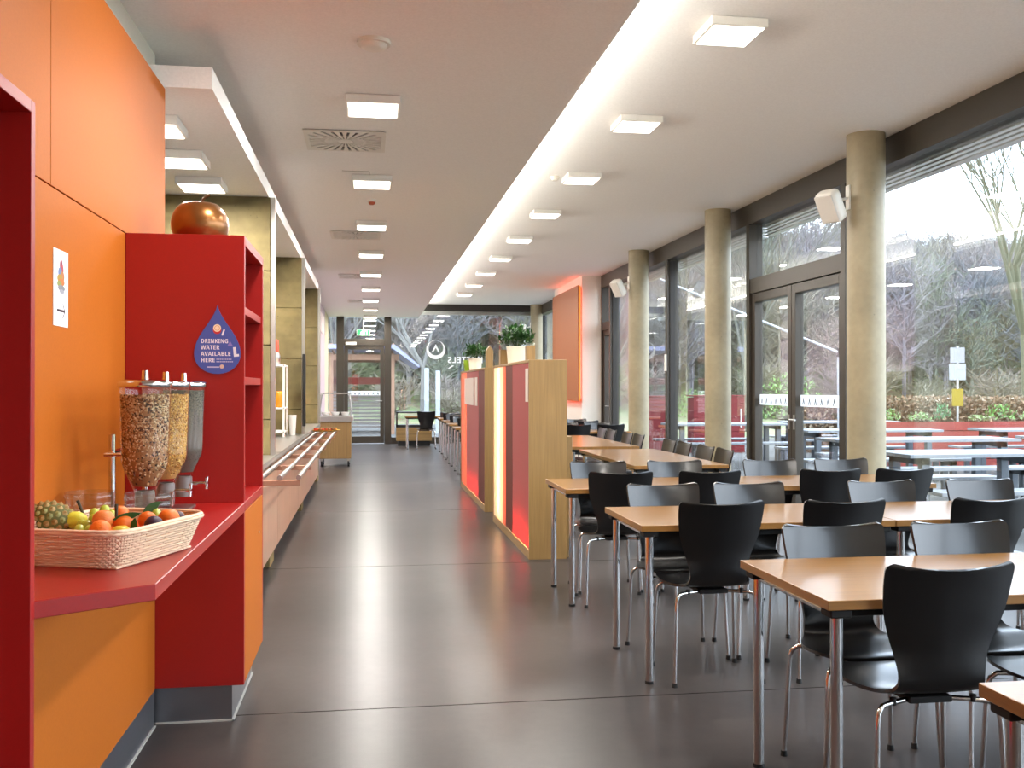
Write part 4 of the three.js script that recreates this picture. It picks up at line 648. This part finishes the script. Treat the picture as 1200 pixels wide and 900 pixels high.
// ---------------------------------------------------------------- outdoors
{
  const gm = makeTex(256, 256, (u, v) => { const a = fbm(u, v, 6, 6, 4, 201), b = fbm(u, v, 50, 50, 2, 202); return [0.56 + 0.2 * (a - 0.5), 0.58 + 0.2 * (b - 0.5), 0.44 + 0.1 * (a - 0.5)]; });
  const pave = makeTex(256, 256, (u, v) => { const k = 0.66 + 0.1 * (fbm(u, v, 20, 20, 3, 203) - 0.5); return [k, k, k * 0.99]; });
  const h = (x, d) => { const s = d * 0.9 - x * 0.12 - 36; if (s <= 0) return -0.12; return 30 * (1 - Math.exp(-0.26 * s / 30)) * Math.min(1, s / 12) + 0.8 * Math.sin(x * 0.13 + d * 0.05) * Math.min(1, s / 20) - 0.12; };
  const g = new THREE.PlaneGeometry(420, 320, 84, 64); g.rotateX(-Math.PI / 2); g.translate(60, 0, -110); const p = g.attributes.position, uv = g.attributes.uv;
  for (let i = 0; i < p.count; i++) { p.setY(i, h(p.getX(i), -p.getZ(i))); uv.setXY(i, p.getX(i), p.getZ(i)); } g.computeVertexNormals();
  solo('ground', 'meadow and wooded hillside rising beyond the terrace', 'hillside', g, std(0xe8e4dc, 0.95, { map: rep(gm, 9) }), { kind: 'structure' });
  const t = thing('terrace', 'pale concrete slab terrace outside the glass wall', 'terrace', { kind: 'structure' });
  const pm = [0, 1, 2].map((i) => std([0x8a8a88, 0x848482, 0x90908e][i], 0.8, { map: rep(pave, 1.5) }));
  for (let i = 0; i < 6; i++) for (let j = 0; j < 12; j++) mesh('paving_slab', box(4.55 + i * 2, 6.54 + i * 2, -0.14, -0.03, -3 + j * 2.4, -0.61 + j * 2.4), pm[(i * 2 + j) % 3], t);
  const t2 = solo('forecourt', 'pale gravel forecourt outside the entrance door', 'forecourt', box(-8, 4.5, -0.14, -0.04, END + 0.2, 38), pm[1], { kind: 'structure' });
  solo('road', 'grey road passing behind the terrace hedge', 'road', box(16.6, 70, -0.13, -0.06, 25, 31), std(0x9a9a9a, 0.85, { map: rep(pave, 3) }), { kind: 'structure' });
  // bare woods on the slope
  const tw = (seed, n, H, W) => { seedState = seed; const pos = []; const quad = (a, b, w0, w1) => { const d = b.clone().sub(a), s = V3(-d.z, 0, d.x).normalize(); if (s.lengthSq() < 0.1) s.set(1, 0, 0); const f = d.clone().cross(s).normalize(); for (const side of [s, f]) { const q = [a.clone().addScaledVector(side, w0), a.clone().addScaledVector(side, -w0), b.clone().addScaledVector(side, w1), b.clone().addScaledVector(side, -w1)]; for (const k of [0, 1, 2, 1, 3, 2]) pos.push(q[k].x, q[k].y, q[k].z); } }; quad(V3(0, 0, 0), V3(R(-0.2, 0.2), H * 0.75, R(-0.2, 0.2)), 0.11, 0.04); for (let i = 0; i < n; i++) { const y = H * R(0.25, 0.75), a = R(0, 6.283), l = W * R(0.4, 1) * (1.1 - y / H * 0.5), b = V3(Math.cos(a) * l, y + l * R(0.3, 1.2), Math.sin(a) * l); quad(V3(0, y, 0), b, 0.035, 0.012); for (let k = 0; k < 9; k++) { const s = V3(0, y, 0).lerp(b, R(0.4, 1)); quad(s, s.clone().add(V3(R(-1, 1), R(0, 1.2), R(-1, 1)).multiplyScalar(W * 0.42)), 0.018, 0.008); } } const q = new THREE.BufferGeometry(); q.setAttribute('position', new THREE.Float32BufferAttribute(pos, 3)); q.computeVertexNormals(); return q; };
  const hazyCols = [0x878486, 0x908884, 0x868371, 0x7c8174, 0x8b868b, 0x808184, 0x948e81];  // bare-wood lavender greys, with distance haze put into their paleness
  const c = new THREE.Color(), m4 = new THREE.Matrix4(), qq = new THREE.Quaternion();
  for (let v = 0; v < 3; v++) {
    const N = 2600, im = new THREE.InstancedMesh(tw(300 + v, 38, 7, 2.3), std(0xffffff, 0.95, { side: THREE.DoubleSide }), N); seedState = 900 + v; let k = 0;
    while (k < N) { const d = 42 + 120 * Math.pow(rnd(), 0.8), x = R(-40, 150); if (d * 0.9 - x * 0.12 - 36 < 4) continue; qq.setFromAxisAngle(V3(0, 1, 0), R(0, 6.28)); m4.compose(V3(x, h(x, d) - 0.2, -d), qq, V3(1, R(0.8, 1.25), 1).multiplyScalar(R(0.7, 1.2))); im.setMatrixAt(k, m4); im.setColorAt(k, c.setHex(hazyCols[Math.floor(rnd() * 7)])); k++; }
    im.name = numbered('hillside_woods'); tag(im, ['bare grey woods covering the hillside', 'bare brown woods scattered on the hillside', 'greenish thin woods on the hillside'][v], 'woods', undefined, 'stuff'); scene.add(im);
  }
  const bushG = (seed, r) => { const q = new THREE.IcosahedronGeometry(r, 3), pp = q.attributes.position; for (let i = 0; i < pp.count; i++) { const x = pp.getX(i), y = pp.getY(i), z = pp.getZ(i), k = 1 + 0.45 * (hash(Math.round(x * 37), Math.round(y * 41) + Math.round(z * 29) * 7, seed) - 0.5); pp.setXYZ(i, x * k, y * k, z * k); } q.computeVertexNormals(); return q; };
  { const N = 5200, im = new THREE.InstancedMesh(tw(350, 34, 2.4, 1.5), std(0xffffff, 0.95, { side: THREE.DoubleSide }), N); seedState = 77; for (let k = 0; k < N;) { const d = 38 + 125 * Math.pow(rnd(), 0.8), x = R(-40, 140); if (d * 0.9 - x * 0.12 - 36 < 1) continue; qq.setFromAxisAngle(V3(0, 1, 0), R(0, 6.28)); m4.compose(V3(x, h(x, d) - 0.3, -d), qq, V3(R(0.8, 1.6), R(0.6, 1.2), R(0.8, 1.6))); im.setMatrixAt(k, m4); im.setColorAt(k, c.setHex([0x898371, 0x90887a, 0x808867, 0x958b86, 0x828877][k % 5])); k++; } im.name = 'hillside_scrub'; tag(im, 'low brown and green scrub under the hillside woods', 'scrub', undefined, 'stuff'); scene.add(im); }  // scrub tones kept pale too, haze mixed into the colour
  // single trees with branches
  function tree(name, label, x, d, H, seed, bark, spread = 0.62, nest = false) {
    seedState = seed; const o = thing(name, label, 'tree', { at: [x, -0.13, d] }), tr = [], br = []; let perch = null;
    const grow = (a, dir, len, r, lev) => { const b = a.clone().addScaledVector(dir, len); const tgt = lev < 2 ? tr : br; tgt.push(rod(a, b, r, lev < 2 ? 8 : lev < 4 ? 5 : 3, r * 0.72)); if (lev === 4 && b.y > H * 0.55 && b.y < H * 0.75 && !perch) perch = b; if (lev >= 7) return; const n = lev < 1 ? 5 : lev < 6 ? (rnd() < 0.7 ? 3 : 2) : 2; for (let i = 0; i < n; i++) { const dd = dir.clone().add(V3(R(-1, 1), R(-0.25, 0.75), R(-1, 1)).multiplyScalar(spread)).normalize(); grow(b, dd, len * R(0.66, 0.86), Math.max(0.011, r * (n > 2 ? 0.6 : 0.68)), lev + 1); } };
    grow(V3(0, 0, 0), V3(R(-0.04, 0.04), 1, 0).normalize(), H * 0.24, H * 0.0115, 0);
    mesh('trunk', join(tr), std(bark, 0.9), o); mesh('branches', join(br), std(bark, 0.9), o);
    if (nest && perch) mesh('nest', bushG(9, 0.24), std(0x4a4034, 0.95), o, [perch.x, perch.y, perch.z]);
  }
  tree('bare_tree', 'tall bare tree with a nest above the terrace hedge', 21.2, 28.6, 13.5, 1239, 0x66644e, 0.5, true);
  tree('bare_tree', 'slender bare tree beyond the hedge next to the wide column', 12.8, 31.5, 9.5, 4321, 0x605e54, 0.55);
  tree('bare_tree', 'bare tree with spreading twigs outside the end window near the emblem', 2.0, 37.0, 9.5, 777, 0x6e6c68, 0.75);
  tree('bare_tree', 'bare tree leaning over the timber shelter', -1.5, 44, 11, 778, 0x6e6c68, 0.7);
  tree('bare_tree', 'bare tree outside the end window behind the potted plants', 5.2, 50, 12, 779, 0x706e6c, 0.7);
  tree('bare_tree', 'bare tree behind the terrace awning post', 11, 43, 10, 780, 0x686862, 0.65);
  // red timber planter along the terrace edge
  const redWood = std(0x9c4038, 0.75, { map: rep(grain, 0.8) }), redDark = std(0x8a2a2c, 0.75, { map: rep(grain, 0.8) });
  const pl = thing('planter', 'long red timber planter at the edge of the terrace', 'planter', { at: [12.2, -0.03, 15.9] });
  for (let k = 0; k < 5; k++) mesh('plank', lbox(-3.6, 3.6, k * 0.165, k * 0.165 + 0.155, 0.33, 0.36, 0.005, true), redWood, pl);
  for (const x of [-3.5, -2.3, -1.1, 0.1, 1.3, 2.5, 3.5]) mesh('post', lbox(x - 0.04, x + 0.04, 0, 0.8, 0.27, 0.33), redWood, pl);
  mesh('soil_bed', lbox(-3.6, 3.6, 0, 0.74, -0.3, 0.27), std(0x4a3a2c, 0.95), pl);
  seedState = 5150;
  const tuft = leafTuft(170, 0.2, 0.2, 51), greens = [0x6f9a4a, 0x86a860, 0x5f8f5a, 0x9ab070].map((q) => phys(q, 0.7, { transmission: 0.3, thickness: 0, side: THREE.DoubleSide }));
  for (let i = 0; i < 13; i++) { const m = solo('shrub', ord[i] + ' leafy green shrub from the awning end of the red planter', 'shrub', tuft, greens[i % 4], { at: [9.0 + i * 0.52 + 0.06 * Math.sin(i * 5), 0.8, 15.65 + 0.1 * Math.cos(i * 3)], group: 'planter shrubs', turn: i * 1.3 }); m.scale.set(1 + 0.3 * Math.sin(i * 2.1), 0.9 + 0.45 * Math.sin(i * 3.7), 1); }
  for (const [x, d, w, label] of [[5.75, 18.8, 0.5, 'red timber bin beside the third column window'], [7.1, 20.1, 0.45, 'red timber bin with a white handle bar'], [7.95, 20.3, 0.3, 'slim red timber bin next to the second column']]) {
    const o = thing('timber_bin', label, 'bin', { at: [x, -0.03, d] }); for (let k = 0; k < 8; k++) mesh('plank', lbox(-w / 2, w / 2, k * 0.153, k * 0.153 + 0.147, 0.2, 0.225, 0.004, true), redDark, o);
    mesh('box', lbox(-w / 2 + 0.01, w / 2 - 0.01, 0, 1.2, -0.22, 0.2), redDark, o); mesh('lid', lbox(-w / 2 - 0.02, w / 2 + 0.02, 1.222, 1.25, -0.24, 0.245, 0.006), redDark, o); mesh('handle', rod(V3(w * 0.2, 0.55, 0.24), V3(w * 0.2, 0.95, 0.24), 0.014), M.white, o);
  }
  // beech hedge: one row of clipped bushes
  const hg = []; seedState = 4040; const twig = new THREE.CircleGeometry(0.045, 6).scale(0.62, 1, 1); const him = new THREE.InstancedMesh(twig, std(0xffffff, 0.95, { side: THREE.DoubleSide }), 30000);
  for (let i = 0; i < 30000; i++) { qq.setFromEuler(new THREE.Euler(R(0, 6), R(0, 6), R(0, 6))); m4.compose(V3(R(9.2, 26), R(0.35, 1.16) + 0.05 * rnd(), -R(19.6, 20.3)), qq, V3(R(0.6, 1.4), R(0.5, 1.2), R(0.6, 1.4))); him.setMatrixAt(i, m4); him.setColorAt(i, c.setHex([0x8a7058, 0x9a8064, 0x7a6450, 0xa0907a, 0x706650][i % 5])); }
  him.name = 'foliage'; him.userData.kind = 'stuff'; const he = thing('hedge', 'clipped brown beech hedge behind the red planter', 'hedge'); he.add(him); mesh('core', box(9.25, 25.95, -0.1, 1.0, 19.8, 20.1), std(0x5f4a38, 0.95), he);
  for (const [x, d, s, label, col] of [[11.0, 24.2, 0.9, 'round fresh green bush seen through the double door', 0x7fa356], [9.2, 26.6, 0.6, 'low fresh green bush beside the round one', 0x8aab62]]) {
    const o = thing('bush', label, 'bush', { at: [x, 0.0, d] }); const f = mesh('foliage', leafTuft(900, 0.55, 0.62, 60), phys(col, 0.8, { transmission: 0.3, thickness: 0, side: THREE.DoubleSide }), o, [0, 0.5, 0]); f.scale.set(1.9 * s, 1.9 * s, 1.9 * s); mesh('stem', cyl(0.05, 0.03, 0.9, 0, -0.1, 0, 8), std(0x5a4a38, 0.9), o);
  }
  // terrace table sets
  const slatM = std(0x84878a, 0.55), legM = std(0x5d6268, 0.45, { metalness: 0.5 });
  const setAt = (x, d, L, label) => {
    const tb = thing('terrace_table', 'grey slatted terrace table ' + label, 'terrace table', { at: [x, -0.03, d] });
    for (let k = 0; k < 5; k++) mesh('slat', lbox(-L / 2, L / 2, 0.73, 0.765, -0.36 + k * 0.146, -0.225 + k * 0.146, 0.004), slatM, tb);
    for (const s of [-1, 1]) mesh('leg_frame', join([lbox(s * (L / 2 - 0.2) - 0.04, s * (L / 2 - 0.2) + 0.04, 0, 0.73, -0.3, -0.22), lbox(s * (L / 2 - 0.2) - 0.04, s * (L / 2 - 0.2) + 0.04, 0, 0.73, 0.22, 0.3), lbox(s * (L / 2 - 0.2) - 0.04, s * (L / 2 - 0.2) + 0.04, 0.66, 0.73, -0.3, 0.3)]), legM, tb);
    for (const [s, w] of [[-0.72, 'on its wall side'], [0.72, 'on its open side']]) {
      const b = thing('terrace_bench', 'grey slatted bench of the terrace table ' + label + (s > 0 ? ', hall side' : ', hedge side'), 'bench', { at: [x, -0.03, d - s] });
      for (let k = 0; k < 2; k++) mesh('slat', lbox(-L / 2, L / 2, 0.42, 0.455, -0.16 + k * 0.165, -0.005 + k * 0.165, 0.004), slatM, b);
      for (const q of [-1, 1]) mesh('leg_frame', join([lbox(q * (L / 2 - 0.3) - 0.035, q * (L / 2 - 0.3) + 0.035, 0, 0.42, -0.13, -0.07), lbox(q * (L / 2 - 0.3) - 0.035, q * (L / 2 - 0.3) + 0.035, 0, 0.42, 0.07, 0.13), lbox(q * (L / 2 - 0.3) - 0.035, q * (L / 2 - 0.3) + 0.035, 0.36, 0.42, -0.13, 0.13)]), legM, b);
    }
  };
  setAt(6.9, 11.4, 2.4, 'just outside the wide window'); setAt(9.6, 11.5, 2.0, 'beside the planter corner'); setAt(7.6, 14.0, 2.2, 'before the awning post'); setAt(6.4, 13.6 + 3.2, 2.2, 'outside the second window'); setAt(9.0, 17.6, 2.2, 'behind the awning post'); setAt(10.6, 13.9, 2.2, 'in front of the red planter'); setAt(5.9, 8.9, 1.6, 'outside the double door');
  // awning frame: sloping guide bar from the facade to a white post
  const aw = thing('awning_frame', 'white sloping awning bar carried by a slim white post on the terrace', 'awning frame'); const awM = std(0xb4b6b8, 0.5);
  mesh('guide_bar', rod(V3(4.56, 3.38, -16), V3(8.25, 1.98, -16), 0.022, 10), awM, aw); mesh('post', rod(V3(8.2, -0.05, -16), V3(8.2, 1.98, -16), 0.03, 12), awM, aw); mesh('joint', cyl(0.07, 0.05, 0.16, 8.22, 1.92, -16, 12), M.frameDark, aw); 
  // signs
  const sg = (draw) => std(0xa8a8a8, 0.6, { map: canvasTex(128, 160, draw) });
  const ringSign = (k, w, h, fill) => { k.fillStyle = fill; k.fillRect(0, 0, w, h); k.strokeStyle = '#c8323c'; k.lineWidth = 13; k.beginPath(); k.arc(w / 2, h / 2, 46, 0, 7); k.stroke(); k.beginPath(); k.moveTo(w / 2 - 32, h / 2 - 32); k.lineTo(w / 2 + 32, h / 2 + 32); k.lineWidth = 9; k.stroke(); };
  const sp = thing('sign_post', 'slim post with two prohibition signs and a yellow notice beyond the planter', 'sign post', { at: [11.45, -0.1, 17.5] });
  mesh('post', cyl(0.025, 0.025, 2.3, 0, 0, 0, 10), M.steel, sp);
  mesh('sign_plate', lbox(-0.13, 0.13, 1.97, 2.27, 0.03, 0.036), sg((k, w, h) => { ringSign(k, w, h, '#e9e6ea'); k.fillStyle = '#333'; k.beginPath(); k.ellipse(w / 2, h / 2 + 4, 26, 16, -0.5, 0, 7); k.fill(); }), sp);
  mesh('sign_plate', lbox(-0.15, 0.15, 1.63, 1.95, 0.03, 0.036), sg((k, w, h) => { ringSign(k, w, h, '#f4f4f4'); k.fillStyle = '#333'; k.fillRect(w / 2 - 28, h / 2 - 5, 56, 10); }), sp);
  mesh('sign_plate', lbox(-0.1, 0.1, 1.12, 1.46, 0.03, 0.036), sg((k, w, h) => { k.fillStyle = '#e8c832'; k.fillRect(0, 0, w, h); k.fillStyle = '#4a5a78'; k.fillRect(20, 14, 36, 34); k.fillRect(72, 14, 36, 34); k.fillStyle = '#3a3420'; k.fillRect(24, 110, 80, 12); }), sp);
  sp.rotation.y = -0.5;
  // timber shelter outside the entrance
  const sh = thing('timber_shelter', 'timber shelter with a pitched roof and slatted sides outside the entrance door', 'shelter', { at: [-0.6, -0.05, 31] }), brownW = std(0xa8826a, 0.8, { map: rep(grain, 0.8) }), greyW = std(0xb0aaa6, 0.85, { map: rep(grain, 0.8) });
  for (const x of [-2.4, -0.55, 1.3]) for (const z of [-1.4, 1.2]) mesh('post', lbox(x - 0.06, x + 0.06, 0, 2.5, z - 0.06, z + 0.06), brownW, sh);
  for (const z of [-1.4, 1.2]) mesh('beam', lbox(-2.6, 1.5, 2.28, 2.46, z - 0.05, z + 0.05), brownW, sh);
  for (let k = 0; k < 7; k++) mesh('rafter', rod(V3(-2.4 + k * 0.62, 2.45, -1.6), V3(-2.4 + k * 0.62, 2.75, 1.5), 0.04, 6), brownW, sh);
  const rf = new THREE.Shape([[-2.8, 2.6], [1.3, 2.62], [2.1, 2.05], [2.1, 2.12], [1.36, 2.74], [-2.8, 2.74]].map((q) => new THREE.Vector2(...q))), rg = new THREE.ExtrudeGeometry(rf, { depth: 3.4, bevelEnabled: false }); rg.translate(0, 0, -1.8);
  mesh('roof', metric(rg), std(0x8f92b4, 0.6), sh);
  for (let k = 0; k < 11; k++) mesh('slat', lbox(-2.4, 1.3, 0.1 + k * 0.115, 0.185 + k * 0.115, -1.36, -1.32, 0.004, true), greyW, sh);
  for (let k = 0; k < 14; k++) mesh('slat', lbox(1.33, 1.36, 0.1 + k * 0.12, 0.19 + k * 0.12, -1.3, 1.2, 0.004), greyW, sh);
  mesh('rail_board', lbox(-2.4, 1.3, 1.55, 1.78, -1.38, -1.34), std(0xa0564a, 0.8), sh);
  for (const [x, n] of [[1.75, 'taller'], [2.1, 'shorter']]) solo('white_banner', n + ' white banner post standing beside the timber shelter', 'banner', box(x - 0.07, x + 0.07, -0.1, n === 'taller' ? 2.0 : 1.92, 29.9, 29.93), std(0xa8acb0, 0.7));
}

scene.traverse((o) => { if (o.isMesh) { o.castShadow = true; o.receiveShadow = true; } });
renderer.render(scene, camera);
